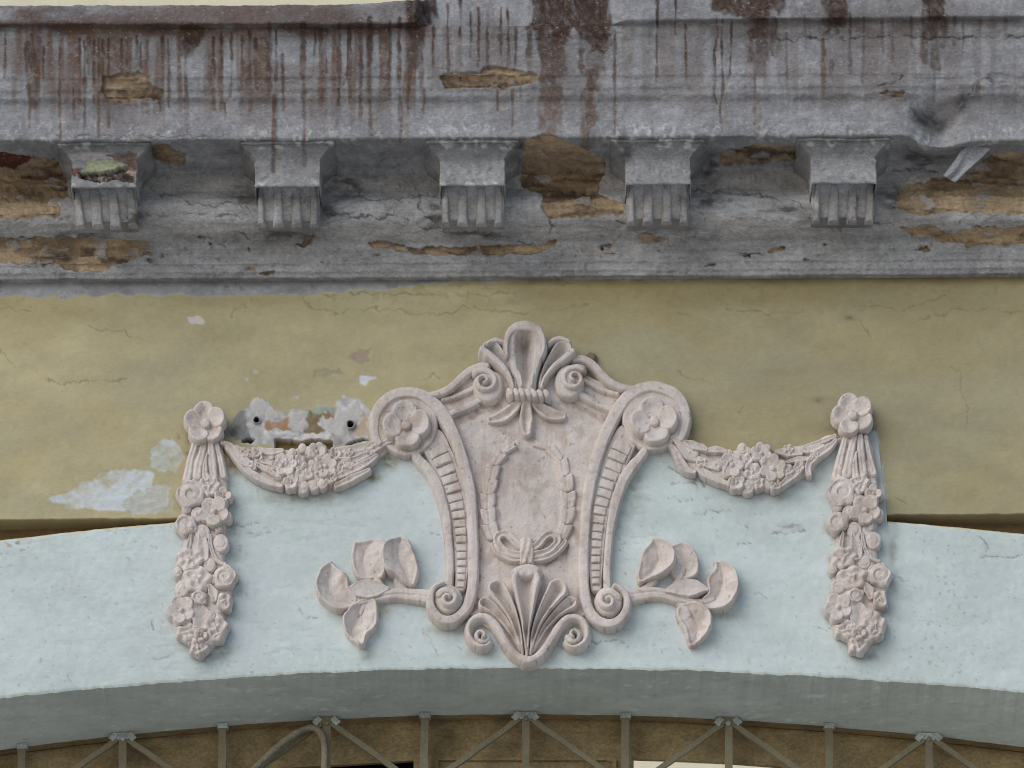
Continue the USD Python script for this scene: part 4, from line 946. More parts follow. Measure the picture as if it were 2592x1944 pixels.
ca = thing("cartouche", "pink plaster shield ornament with shells, scrolls and oval wreath, centred on the arch", "ornament", unproj(1336, 1680, 0))
PANEL = 0.020
o = np.array([(1090, 1005), (1160, 975), (1225, 940), (1290, 940), (1338, 935), (1390, 940), (1452, 935), (1520, 965), (1592, 1000), (1560, 1060), (1530, 1140), (1508, 1214), (1492, 1300), (1484, 1400), (1484, 1470), (1500, 1530), (1440, 1590),
              (1338, 1660), (1236, 1590), (1170, 1530), (1190, 1470), (1192, 1400), (1184, 1300), (1168, 1214), (1148, 1140), (1118, 1062)])
fd = Field(1080, 930, 1600, 1668)
e = polyfield(fd, o)
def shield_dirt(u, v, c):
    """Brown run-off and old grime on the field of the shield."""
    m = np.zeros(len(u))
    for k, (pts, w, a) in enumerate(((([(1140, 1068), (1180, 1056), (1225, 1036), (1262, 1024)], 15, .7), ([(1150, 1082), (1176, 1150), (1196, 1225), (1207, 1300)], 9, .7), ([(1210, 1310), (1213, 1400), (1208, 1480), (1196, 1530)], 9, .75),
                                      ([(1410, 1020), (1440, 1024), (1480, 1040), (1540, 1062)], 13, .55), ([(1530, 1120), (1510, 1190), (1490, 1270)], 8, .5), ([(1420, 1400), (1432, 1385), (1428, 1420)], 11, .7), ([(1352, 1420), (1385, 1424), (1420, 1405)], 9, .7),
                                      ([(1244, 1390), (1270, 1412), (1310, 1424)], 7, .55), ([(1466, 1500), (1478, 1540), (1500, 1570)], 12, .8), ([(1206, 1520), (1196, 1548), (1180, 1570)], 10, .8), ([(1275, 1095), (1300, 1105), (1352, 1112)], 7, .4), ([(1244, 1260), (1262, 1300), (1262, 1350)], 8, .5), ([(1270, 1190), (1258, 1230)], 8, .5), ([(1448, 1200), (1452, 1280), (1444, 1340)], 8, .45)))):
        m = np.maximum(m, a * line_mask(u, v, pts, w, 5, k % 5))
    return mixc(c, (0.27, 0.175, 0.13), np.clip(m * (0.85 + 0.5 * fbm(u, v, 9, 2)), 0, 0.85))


bulge = 0.3 * np.exp(-(((fd.U - 1337) / 105) ** 2 + ((fd.V - 1245) / 150) ** 2))
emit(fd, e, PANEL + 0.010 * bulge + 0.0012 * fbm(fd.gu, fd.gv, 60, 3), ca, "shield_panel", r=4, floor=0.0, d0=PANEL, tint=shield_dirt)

inner_band = [(958, 1118), (947, 1068), (965, 1020), (1005, 994), (1050, 992), (1092, 1012), (1124, 1052), (1150, 1105), (1172, 1165), (1184, 1214), (1193, 1270), (1197, 1330), (1199, 1390), (1198, 1446), (1193, 1500), (1178, 1540), (1150, 1565), (1120, 1567), (1096, 1547), (1088, 1518), (1098, 1490), (1120, 1477)]
inner_w = [12, 16, 17, 17, 17, 18, 19, 19, 18, 18, 17.5, 17, 16, 16, 16, 16, 15.5, 15.5, 15, 14, 12, 8]
outer_band = [(1052, 1148), (1064, 1164), (1084, 1188), (1103, 1218), (1118, 1258), (1129, 1310), (1136, 1370), (1139, 1425), (1138, 1476)]
outer_w = [13, 15, 15.5, 15, 14, 13, 12.5, 12.5, 12.5]
strip = [(1096, 1118), (1112, 1148), (1130, 1190), (1147, 1240), (1159, 1290), (1166, 1349), (1169, 1420), (1166, 1484)]
for side in (0, 1):
    f = (lambda p: np.asarray(p, float)) if side == 0 else MR
    sd = 3 * side
    disc = f([(1030, 1072)])[0]
    fd = Field(disc[0] - 84, disc[1] - 84, disc[0] + 84, disc[1] + 84, seed=sd)
    e, rr, th = ball(fd, disc[0], disc[1], 80, 82)
    emit(fd, e, 0.036 + 0.006 * sstep(0.72, 0.92, rr), ca, "volute_disc", r=5, floor=0.0, d0=0.04)
    fd = around(f(strip), 26, seed=sd)
    e, t, s = stroke(fd, f(strip), [34, 33, 31, 28, 25, 22, 19, 16])
    emit(fd, e, 0.031 + 0 * t, ca, "bead_channel", r=3, floor=0.0, d0=0.022)
    sp = spl(f(strip), 800)
    arc = np.r_[0, np.cumsum(np.linalg.norm(np.diff(sp, axis=0), axis=1))]
    pos, L = 12.0, arc[-1]
    k = 0
    while pos < L - 6:
        tt_ = pos / L
        ln = 27 * (1 - tt_) + 17 * tt_
        j = np.searchsorted(arc, pos + ln / 2); j = min(j, 798)
        ctr = sp[j]; tg = sp[j + 1] - sp[j - 1]; tg /= np.linalg.norm(tg); nx = np.array([-tg[1], tg[0]])
        hw = np.interp(tt_, [0, .3, .6, 1], [25, 20.5, 15, 11])
        hl = ln / 2 - 0.3
        fdb = Field(ctr[0] - hw - 6, ctr[1] - hw - 6, ctr[0] + hw + 6, ctr[1] + hw + 6, step=1.6, warp=0.7, seed=k + sd)
        a = (fdb.U - ctr[0]) * tg[0] + (fdb.V - ctr[1]) * tg[1]
        b = (fdb.U - ctr[0]) * nx[0] + (fdb.V - ctr[1]) * nx[1]
        qa, qb = np.abs(a) - hl + 3, np.abs(b) - hw + 3
        e = 3 - (np.hypot(np.maximum(qa, 0), np.maximum(qb, 0)) + np.minimum(np.maximum(qa, qb), 0))
        emit(fdb, e, 0.040 + 0.002 * np.sin(k * 2.1) - 0.004 * (np.abs(b) / hw) ** 2 + 0.002 * a / hl, ca, "bead", r=4, floor=0.030, d0=0.038)
        pos += ln; k += 1
    fd = around(f(outer_band), 16, seed=sd + 1)
    e, t, s = stroke(fd, f(outer_band), outer_w)
    emit(fd, e, 0.043 - 0.005 * s ** 2, ca, "outer_band", r=5.5, floor=0.0, d0=0.043)
    fd = around(f(inner_band), 19, seed=sd + 2)
    e, t, s = stroke(fd, f(inner_band), inner_w)
    emit(fd, e, 0.050 - 0.006 * s ** 2 + 0.012 * sstep(0.78, 0.95, t), ca, "inner_band", r=6, floor=0.0, d0=0.052)
    eye = f([(1134, 1513)])[0]
    fd = Field(eye[0] - 40, eye[1] - 40, eye[0] + 40, eye[1] + 40, seed=sd)
    e, rr, th = ball(fd, eye[0], eye[1], 37, 39)
    emit(fd, e, 0.034 + 0.022 * np.sqrt(np.clip(1 - (rr * .95) ** 2, 0, 1)), ca, "scroll_eye", r=7, floor=0.02, d0=0.05)
    aa = np.linspace(0, 2.5 * np.pi, 70); rad = 27 - 21 * (aa / aa[-1]) ** 0.85
    sgn = 1 if side == 0 else -1
    spir = np.c_[eye[0] + sgn * rad * np.cos(aa - 2.6), eye[1] + rad * np.sin(aa - 2.6)]
    fd = Field(eye[0] - 42, eye[1] - 42, eye[0] + 42, eye[1] + 42, seed=sd)
    e, t, s = stroke(fd, spir, np.linspace(12.5, 8, 20))
    emit(fd, e, 0.062 + 0.018 * t - 0.011 * s ** 2, ca, "spiral_ridge", r=7, floor=0.034, d0=0.068)
    # side arms climbing to the upper scrolls
    for pts, w, h in (([(1078, 996), (1118, 990), (1150, 972), (1178, 945), (1204, 927), (1232, 924)], [10, 13, 13, 13, 13, 12], 0.050), ([(1120, 1010), (1160, 999), (1205, 978)], [9, 10, 10], 0.036), ([(1136, 1046), (1175, 1031), (1228, 1003)], [11, 11.5, 11], 0.044)):
        fd = around(f(pts), 14, seed=sd)
        e, t, s = stroke(fd, f(pts), w)
        emit(fd, e, h - 0.006 * s ** 2, ca, "scroll_arm", r=7, floor=0.0, d0=h)
    bc = np.array([1236, 973]) if side == 0 else np.array([1440, 963])
    fd = Field(bc[0] - 52, bc[1] - 52, bc[0] + 52, bc[1] + 52, seed=sd + 4)
    e, rr, th = ball(fd, bc[0], bc[1], 40 if side else 42, 47)
    emit(fd, e, 0.036 + 0.026 * np.sqrt(np.clip(1 - (rr * .93) ** 2, 0, 1)), ca, "upper_scroll", r=8, floor=0.0, d0=0.06)
    ec = np.array([1226, 964]) if side == 0 else np.array([1453, 956])
    aa = np.linspace(0, 3.1 * np.pi, 90)
    rad = 35 - 30 * (aa / aa[-1]) ** 0.8
    sg = 1 if side == 0 else -1
    spir = np.c_[ec[0] + sg * rad * np.cos(aa - 2.2), ec[1] + rad * np.sin(aa - 2.2)]
    fd = Field(ec[0] - 44, ec[1] - 44, ec[0] + 44, ec[1] + 44, seed=sd)
    e, t, s = stroke(fd, spir, np.linspace(11.5, 6.5, 20))
    emit(fd, e, 0.064 + 0.022 * t - 0.010 * s ** 2, ca, "spiral_ridge", r=6, floor=0.034, d0=0.072)
    # rosette
    rc = np.array([1026, 1072]) if side == 0 else np.array([1654, 1062])
    g = thing("rosette", None, None, unproj(rc[0], rc[1], 0.03), parent=ca)
    blossom(g, "petal", rc[0] + 2, rc[1] + 2, 60, 0.040, 0.034, n=4, rot=math.radians(84 if side == 0 else 80), seed=sd, separate=True)
    # lower S-scroll of the bottom shell
    low = [(1214, 1606), (1226, 1598), (1219, 1586), (1201, 1592), (1197, 1612), (1212, 1627), (1232, 1616)]
    band = [(1240, 1622), (1216, 1634), (1192, 1618), (1186, 1588), (1204, 1562), (1232, 1560), (1256, 1582), (1274, 1612), (1296, 1645), (1320, 1664), (1342, 1668)]
    fb = f(band) if side == 0 else np.asarray([(2672 - a, b + 2) for a, b in band])
    fd = around(fb, 17, seed=sd)
    e, t, s = stroke(fd, fb, [9, 11, 12, 12, 13, 14, 15, 15, 15, 15, 15])
    emit(fd, e, 0.050 - 0.010 * s ** 2, ca, "shell_scroll", r=11, floor=0.0, d0=0.046)
    ce = np.array([1218, 1606]) if side == 0 else np.array([1454, 1606])
    aa = np.linspace(0, 2.3 * np.pi, 80); rad = 17 - 11 * (aa / aa[-1])
    spir = np.c_[ce[0] + sg * rad * np.cos(aa + 0.2), ce[1] - rad * np.sin(aa + 0.2) * -1]
    fd = Field(ce[0] - 26, ce[1] - 26, ce[0] + 26, ce[1] + 26, seed=sd)
    e, t, s = stroke(fd, spir, np.linspace(10, 7, 20))
    emit(fd, e, 0.046 + 0.016 * t - 0.012 * s ** 2, ca, "scroll_eye", r=6, floor=0.0, d0=0.052)


def lobe(name, pts, widths, base, h, seed, tip=0.4, groove=0.55, floor=0.0, hood=0.0, rim=0.28):
    """Shell lobe: hollow along its length between two raised edges, rising towards the tip."""
    fd = around(pts, widths, seed=seed)
    e, t, s = stroke(fd, pts, widths)
    w_ = np.interp(t, np.linspace(0, 1, len(widths)), widths)
    q = np.clip(e / w_, 0, 1)
    T = base + h * (0.50 + tip * t) * (1 - groove * sstep(rim, rim + 0.62, q) * sstep(0.03, 0.35, t)) - 0.004 * np.exp(-(s / .12) ** 2)
    T = T + hood * sstep(0.80, 0.93, t)
    emit(fd, e, T, ca, name, r=7, floor=floor, d0=base + 0.7 * h)


# lower shell: five lobes fanning from the foot
B0 = (1333, 1652)
lobe("shell_lobe", [(1318, 1645), (1301, 1606), (1277, 1568), (1250, 1541), (1228, 1527)], [5, 8, 11, 15, 19], 0.016, 0.048, 1, groove=0.62)
lobe("shell_lobe", [(1348, 1647), (1366, 1606), (1392, 1568), (1420, 1541), (1443, 1525)], [5, 8, 11, 15, 20], 0.016, 0.048, 2, groove=0.62)
lobe("shell_lobe", [(1324, 1648), (1316, 1606), (1300, 1560), (1277, 1518), (1259, 1492)], [6, 9, 14, 21, 28], 0.018, 0.060, 3, groove=0.68)
lobe("shell_lobe", [(1343, 1650), (1352, 1606), (1368, 1560), (1392, 1518), (1411, 1491)], [6, 9, 14, 21, 29], 0.018, 0.060, 4, groove=0.68)
lobe("shell_lobe", [(1334, 1653), (1333, 1606), (1333, 1560), (1332, 1515), (1332, 1470)], [6, 10, 17, 29, 41], 0.020, 0.068, 5, tip=0.4, groove=0.74)
for pts, w in (([(1322, 978), (1314, 948), (1300, 915)], [8, 9, 6]), ([(1347, 978), (1350, 948), (1362, 915)], [8, 9, 6])):
    fd = around(pts, 10, seed=2)
    e, t, s = stroke(fd, pts, w)
    emit(fd, e, 0.074 - 0.010 * s ** 2 - 0.012 * t, ca, "shell_rib", r=7, floor=0.02, d0=0.058)
fd = Field(1290, 1418, 1376, 1470, seed=2)
e, rr, th = ball(fd, 1333, 1443, 42, 20)
emit(fd, e, 0.066 + 0.016 * np.sqrt(np.clip(1 - (rr * .9) ** 2, 0, 1)) - 0.006 * np.exp(-((fd.U - 1333) / 8) ** 2) * sstep(1440, 1460, fd.V), ca, "shell_knob", r=8, floor=0.03, d0=0.075)
# upper shell: three lobes and side rims
lobe("shell_lobe", [(1304, 980), (1292, 942), (1270, 910), (1242, 886)], [9, 14, 20, 28], 0.018, 0.060, 6, groove=0.66)
lobe("shell_lobe", [(1370, 980), (1380, 942), (1402, 908), (1424, 886)], [9, 14, 20, 28], 0.018, 0.060, 7, groove=0.66)
lobe("shell_lobe", [(1334, 982), (1332, 950), (1330, 920), (1329, 885), (1328, 862)], [24, 30, 41, 50, 47], 0.018, 0.078, 8, tip=0.42, groove=0.92, rim=0.40)
hood = [(1284, 900), (1282, 868), (1296, 838), (1328, 826), (1360, 838), (1375, 866), (1372, 900)]
fd = around(hood, 16, seed=9)
e, t, s = stroke(fd, hood, [7, 11, 15, 18, 15, 11, 7])
emit(fd, e, 0.098 - 0.014 * s ** 2, ca, "shell_hood", r=7, floor=0.03, d0=0.082)
for pts in ([(1300, 978), (1282, 938), (1254, 908), (1222, 884)], [(1372, 978), (1388, 940), (1416, 914), (1450, 890)]):
    fd = around(pts, 12, seed=4)
    e, t, s = stroke(fd, pts, [8, 10, 12, 12])
    emit(fd, e, 0.062 + 0.016 * t - 0.01 * s ** 2, ca, "shell_rim", r=7, floor=0.0, d0=0.066)
for pts in ([(1234, 868), (1256, 860), (1276, 866)], [(1388, 868), (1412, 856), (1440, 864)]):
    fd = around(pts, 12, seed=5)
    e, t, s = stroke(fd, pts, [8, 11, 8])
    emit(fd, e, 0.080 - 0.01 * s ** 2, ca, "shell_rim", r=7, floor=0.03, d0=0.076)
for k in range(7):                                # twisted rope tie
    cu_ = 1291 + k * 15.4
    fd = Field(cu_ - 18, 975, cu_ + 18, 1013, seed=k)
    e, rr, th = ball(fd, cu_, 994 - 2 * abs(k - 3) * 0 + (k - 3) * 0.6, 16.5, 10.5, rot=1.05)
    emit(fd, e, 0.066 + 0.020 * np.sqrt(np.clip(1 - (rr * .92) ** 2, 0, 1)), ca, "rope_strand", r=5, floor=0.03, d0=0.08)
for pts, w, sd in (([(1322, 1008), (1300, 1030), (1270, 1052), (1242, 1060)], [10, 16, 18, 10], 1), ([(1346, 1008), (1366, 1028), (1396, 1046), (1424, 1050)], [10, 16, 18, 12], 2), ([(1333, 1006), (1333, 1040), (1333, 1070), (1334, 1092)], [12, 15, 20, 14], 3)):
    fd = around(pts, 20, seed=sd)
    e, t, s = stroke(fd, pts, w)
    emit(fd, e, 0.046 + 0.006 * (sd == 3) - 0.016 * np.exp(-(s / .45) ** 2) * sstep(0.1, 0.35, t), ca, "tie_leaf", r=6, floor=PANEL - 0.004, d0=0.046)

# oval wreath: overlapping leaves and the ribbon
left = [(1306, 1123), (1283, 1137), (1260, 1153), (1246, 1188), (1236, 1232), (1234, 1284), (1241, 1334), (1250, 1360)]
right_ = [(1352, 1119), (1376, 1124), (1398, 1137), (1418, 1160), (1429, 1192), (1436, 1232), (1438, 1284), (1430, 1336), (1420, 1360)]
for sidx, path in enumerate((left, right_)):
    s_ = spl(path, 700); arc = np.r_[0, np.cumsum(np.linalg.norm(np.diff(s_, axis=0), axis=1))]
    n = 7 if sidx == 0 else 7
    for k in range(n):
        a, b = arc[-1] * k / n, arc[-1] * (k + 1.0) / n
        ia, ib = np.searchsorted(arc, a), min(np.searchsorted(arc, b), 699)
        p0, p1 = s_[ib], s_[ia]                  # leaf foot at the lower end
        w0 = np.interp(k, [0, 1, 2, 3, 6], [9, 15, 20, 22, 21]) * (0.97 if sidx else 1.0)
        fd = around([p0, p1], 30, seed=k + 10 * sidx)
        ax = p1 - p0; L = np.linalg.norm(ax); ax = ax / L
        aa_ = (fd.U - p0[0]) * ax[0] + (fd.V - p0[1]) * ax[1]
        bb_ = -(fd.U - p0[0]) * ax[1] + (fd.V - p0[1]) * ax[0]
        t = np.clip(aa_ / L, 0, 1)
        wl = w0 * (0.72 + 0.28 * t + 0.10 * np.sin(t * np.pi))
        s = bb_ / wl
        e = np.minimum(np.minimum(wl - np.abs(bb_), aa_ + 3.5 - 5 * s ** 2), L + 2.5 - aa_ - 5 * np.exp(-(s / .4) ** 2))
        hh = 0.043 if sidx == 0 else (0.035 if k < 3 else 0.041)
        T = hh - 0.009 * (1 - t) - 0.003 * np.exp(-(s / .16) ** 2) - 0.003 * s ** 2
        emit(fd, e, T, ca, "wreath_leaf", r=4.5, floor=PANEL - 0.002, d0=hh, rough=1.2)
for pts, w, sd in (([(1318, 1382), (1296, 1362), (1272, 1350), (1258, 1362), (1268, 1386), (1296, 1402), (1318, 1404)], [11] * 7, 1), ([(1316, 1412), (1290, 1412), (1262, 1398), (1250, 1376)], [10, 10, 9, 7], 2),
                   ([(1348, 1384), (1374, 1366), (1398, 1352), (1412, 1362), (1404, 1382), (1376, 1398), (1350, 1404)], [11] * 7, 3), ([(1350, 1414), (1380, 1412), (1412, 1394), (1430, 1370)], [9, 10, 9, 8], 4)):
    fd = around(pts, 11, seed=sd)
    e, t, s = stroke(fd, pts, w)
    emit(fd, e, 0.041 - 0.004 * np.cos(s * 5), ca, "ribbon", r=4.5, floor=PANEL, d0=0.041, rough=1.3)
fd = Field(1310, 1358, 1356, 1430, seed=5)
qa, qb = np.abs(fd.U - 1333) - 12, np.abs(fd.V - 1393) - 27
e = 8 - (np.hypot(np.maximum(qa, 0), np.maximum(qb, 0)) + np.minimum(np.maximum(qa, qb), 0))
emit(fd, e, 0.049 - 0.004 * ((fd.U - 1333) / 20) ** 2 + 0.002 * np.sin(fd.U * .4 + fd.V * .1), ca, "ribbon_knot", r=6, floor=PANEL, d0=0.049)

# ------------------------------------------------------------------ leaf sprigs
def A_(pts):
    return [(780 + x / 5.184, 1330 + y / 5.184) for x, y in pts]
def B_(pts):
    return [(1560 + x / 5.185, 1330 + y / 5.185) for x, y in pts]
for side in (0, 1):
    q = A_ if side == 0 else B_
    sprig = thing("leaf_sprig", "pink plaster leaf sprig springing from the left lower scroll" if side == 0 else "pink plaster leaf sprig springing from the right lower scroll", "ornament", unproj(1095 if side == 0 else 1580, 1505, 0), group="leaf sprigs beside the shield")
    stem = q([(1720, 900), (1400, 905), (1150, 890), (960, 920), (760, 980), (600, 1020)]) if side == 0 else q([(-60, 880), (300, 900), (560, 880), (760, 930), (1000, 990), (1150, 1040)])
    fd = around(stem, 24, seed=side)
    e, t, s = stroke(fd, stem, [22, 21, 19, 17, 13, 8])
    emit(fd, e, 0.036 - 0.005 * s ** 2 - 0.005 * np.exp(-((s + 0.1) / .12) ** 2) * sstep(0.05, 0.3, t), sprig, "stem", r=8, floor=0.0, d0=0.034)
    if side == 0:
        L = [([(300, 460), (420, 590), (520, 690), (540, 820), (640, 960), (560, 1060), (380, 1105), (220, 1010), (120, 880), (105, 740), (170, 580)], [(300, 480), (285, 620), (270, 800), (330, 930), (450, 990), (600, 1020)], 0.012, 0.027, 1),
             ([(600, 230), (820, 170), (960, 190), (1010, 260), (985, 400), (1010, 560), (980, 680), (820, 700), (660, 690), (595, 560), (580, 400)], [(860, 190), (740, 320), (720, 480), (760, 640), (860, 720)], 0.010, 0.024, -1),
             ([(1200, 130), (1290, 165), (1370, 330), (1440, 540), (1400, 720), (1380, 760), (1200, 690), (1020, 590), (970, 430), (1010, 250), (1100, 180)], [(1215, 150), (1180, 300), (1200, 450), (1270, 600), (1370, 740)], 0.020, 0.030, 1),
             ([(740, 1000), (880, 990), (900, 1120), (915, 1250), (860, 1380), (760, 1470), (730, 1570), (600, 1510), (500, 1400), (465, 1270), (520, 1130), (620, 1030)], [(730, 1010), (690, 1110), (640, 1240), (590, 1340), (600, 1440)], 0.012, 0.027, 1)]
        mid = (q([(1040, 830), (790, 835), (520, 820)]), [8, 22, 27, 22, 6])
    else:
        L = [([(1290, 480), (1440, 490), (1550, 600), (1600, 780), (1560, 950), (1450, 1080), (1290, 1115), (1120, 1050), (1150, 940), (1215, 880), (1190, 730), (1260, 620)], [(1340, 490), (1400, 620), (1380, 800), (1310, 930), (1180, 990)], 0.012, 0.027, -1),
             ([(730, 270), (850, 238), (960, 280), (1060, 400), (1085, 520), (1060, 670), (900, 700), (740, 650), (700, 500)], [(740, 300), (850, 400), (900, 520), (880, 640), (760, 720)], 0.010, 0.024, -1),
             ([(480, 150), (600, 180), (710, 280), (775, 400), (730, 540), (640, 620), (480, 690), (310, 730), (300, 560), (330, 400), (420, 270)], [(490, 165), (540, 300), (550, 440), (480, 570), (340, 690)], 0.020, 0.030, -1),
             ([(830, 1030), (980, 1010), (1120, 1060), (1230, 1160), (1245, 1300), (1200, 1420), (1100, 1520), (970, 1565), (930, 1460), (880, 1340), (800, 1200), (795, 1090)], [(830, 1040), (950, 1120), (1040, 1250), (1070, 1400), (1000, 1530)], 0.012, 0.027, -1)]
        mid = (q([(660, 850), (900, 820), (1190, 830)]), [6, 20, 27, 22, 8])
    for pts, w in ((q([(1000, 890), (900, 700), (820, 560)]), [14, 13, 10]), (q([(1300, 880), (1180, 700), (1180, 560)]), [14, 15, 12]), (q([(960, 930), (700, 960), (430, 900)]), [15, 14, 10]), (q([(900, 940), (760, 1020), (690, 1150)]), [14, 13, 10])) if side == 0 else \
                  ((q([(640, 880), (800, 740), (880, 560)]), [14, 13, 10]), (q([(330, 860), (480, 700), (520, 560)]), [14, 15, 12]), (q([(800, 930), (1050, 1000), (1280, 960)]), [15, 14, 10]), (q([(760, 930), (880, 1040), (960, 1180)]), [14, 13, 10])):
        fd = around(pts, 16, seed=side)
        e, t, s = stroke(fd, pts, w)
        emit(fd, e, 0.030 - 0.006 * s ** 2, sprig, "leaf_stalk", r=9, floor=0.0, d0=0.028)
    for k, (ol, cr, b, h, fl) in enumerate(L):
        creased(sprig, "leaf", q(ol), q(cr), b, h, seed=k + 4 * side, flip=fl, floor=0.0 if k != 2 else 0.010)
    leafblade(sprig, "leaf", mid[0], mid[1], 0.024, 0.022, seed=3, fold=0.25, rim=0.15, floor=0.0)

# ------------------------------------------------------------------ flower pendants (the same casting hung twice)
for side in (0, 1):
    ox, oy = (0, 0) if side == 0 else (1645, -6)
    pn_ = thing("flower_pendant", "long hanging pendant of pink plaster flowers at the far left of the swag" if side == 0 else "long hanging pendant of pink plaster flowers at the far right of the swag", "ornament", unproj(510 + ox, 1655, 0), group="flower pendants")
    lean = lambda v: 0.0 if side == 0 else max(0.0, v - 1240.0) / 400.0 * 24.0
    Q = lambda pts: [(420 + x / 3.605 + ox + lean(1200 + y / 3.605), 1200 + y / 3.605 + oy) for x, y in pts]
    o = [(482, 1112), (556, 1112), (572, 1170), (577, 1210), (574, 1300), (571, 1370), (572, 1420), (588, 1468), (584, 1515), (570, 1560), (571, 1600), (545, 1628), (520, 1650), (492, 1648), (470, 1622), (446, 1600), (440, 1540), (452, 1500), (448, 1450), (460, 1400), (462, 1340), (458, 1290), (462, 1230), (474, 1170)]
    o = np.array([(a + lean(b), b) for a, b in o], float) + (ox, oy)
    fd = Field(o[:, 0].min(), o[:, 1].min(), o[:, 0].max(), o[:, 1].max(), seed=side)
    e = polyfield(fd, o)
    emit(fd, e, 0.033 + 0.007 * fbm(fd.gu, fd.gv, 26, 2), pn_, "backing", r=16, floor=0.0, d0=0.028)
    for pts, w, h in ([(497, 1112), (484, 1160), (474, 1212)], [11, 13, 15], .044), ([(518, 1112), (508, 1160), (500, 1206)], [11, 14, 16], .049), ([(532, 1112), (536, 1160), (540, 1206)], [11, 14, 14], .050), ([(546, 1112), (556, 1160), (566, 1204)], [9, 11, 12], .044), ([(524, 1150), (520, 1185), (522, 1212)], [6, 10, 13], .055):
        pts = np.array(pts, float) + (ox, oy)
        fd = around(pts, 13, seed=side + 2)
        e, t, s = stroke(fd, pts, w)
        emit(fd, e, h - 0.010 * s ** 2 - 0.004 * np.exp(-(s / .2) ** 2), pn_, "drape_fold", r=6, floor=0.0, d0=h - .008, rough=1.5)
    tf = thing("top_flower", None, None, unproj(517 + ox, 1072 + oy, 0.03), parent=pn_)
    ctr = (519, 1069) if side == 0 else (2159, 1049)
    blossom(tf, "petal", ctr[0], ctr[1], 54, 0.034, 0.036, n=5, rot=math.radians(-95 if side == 0 else -110), seed=side * 3, separate=True, center=0.34)
    B = 0.032
    q1 = lambda x, y: Q([(x, y)])[0]
    for nm, x, y, r, kw in [("rose", 235, 180, 30, {}), ("leaf_fold", 340, 650, 0, dict(p=[(330, 560), (335, 660), (345, 760)], w=[12, 18, 15])), ("leaf_fold", 210, 630, 0, dict(p=[(225, 550), (208, 630), (190, 720)], w=[6, 8, 7])), ("leaf_fold", 420, 640, 0, dict(p=[(405, 560), (415, 680), (450, 760), (540, 810)], w=[6, 7, 7, 6])),
                            ("ruffle", 400, 105, (23, 25), {}), ("blossom", 525, 195, 19, dict(n=4)), ("blossom", 440, 345, 32, dict(n=5, rot=.3)), ("bud", 290, 370, 15, {}), ("rose", 185, 460, 23, dict(turns=1.6)), ("bud", 225, 480, 9, dict(up=.012)), ("bud", 560, 390, 12, {}), ("bud", 330, 540, 17, {}),
                            ("bud", 500, 630, 17, {}), ("ruffle", 215, 780, (30, 26), {}), ("bud", 110, 890, 10, {}), ("bud", 400, 830, 14, {}), ("rose", 540, 940, 25, {}), ("ruffle", 290, 960, (33, 27), dict(n=5)), ("bud", 150, 1045, 15, {}), ("leaf_fold", 430, 1080, 0, dict(p=[(400, 1020), (430, 1080), (440, 1140)], w=[9, 16, 9])),
                            ("ruffle", 530, 1165, (18, 22), dict(n=4)), ("rose", 305, 1125, 18, dict(turns=1.8)), ("blossom", 140, 1235, 30, dict(n=5, rot=.5)), ("leaf_fold", 330, 1300, 0, dict(p=[(300, 1220), (330, 1300), (310, 1400)], w=[18, 30, 22])), ("bud", 410, 1300, 12, dict(up=.008)), ("bud", 185, 1335, 13, {}),
                            ("bud", 130, 1330, 9, {}), ("ruffle", 460, 1400, (26, 30), dict(n=5)), ("ruffle", 210, 1440, (28, 20), dict(n=6, cup=.3)), ("ruffle", 340, 1470, (40, 22), dict(n=9, cup=.45)), ("blossom", 320, 1470, 16, dict(n=4, up=.010)), ("ruffle", 300, 1580, (21, 19), dict(n=5)), ("bud", 230, 1500, 10, {}), ("bud", 400, 1510, 11, {}),
                            ("bud", 330, 230, 10, {}), ("bud", 480, 500, 9, {}), ("bud", 440, 960, 10, {}), ("bud", 250, 1230, 9, {}), ("bud", 190, 320, 11, {})]:
        cu_, cv2 = q1(x, y)
        r = tuple(1.22 * z for z in r) if isinstance(r, tuple) else r * 1.26
        up = kw.pop("up", 0.0); sd = int(x * 7 + y) % 97 + side
        if nm == "rose":
            rose(pn_, "rose", cu_, cv2, r, B, 0.025, seed=sd, **kw)
        elif nm == "ruffle":
            ruffle(pn_, "carnation", cu_, cv2, r[0], r[1], B, 0.023, seed=sd, **kw)
        elif nm == "blossom":
            blossom(pn_, "blossom", cu_, cv2, r, B + up + .001, 0.026, seed=sd, **kw)
        elif nm == "bud":
            bud(pn_, "bud", cu_, cv2, r, B + up - .004, 0.020, seed=sd)
        else:
            leafblade(pn_, "leaf", Q(kw["p"]), kw["w"], B - .006, 0.028, seed=sd)

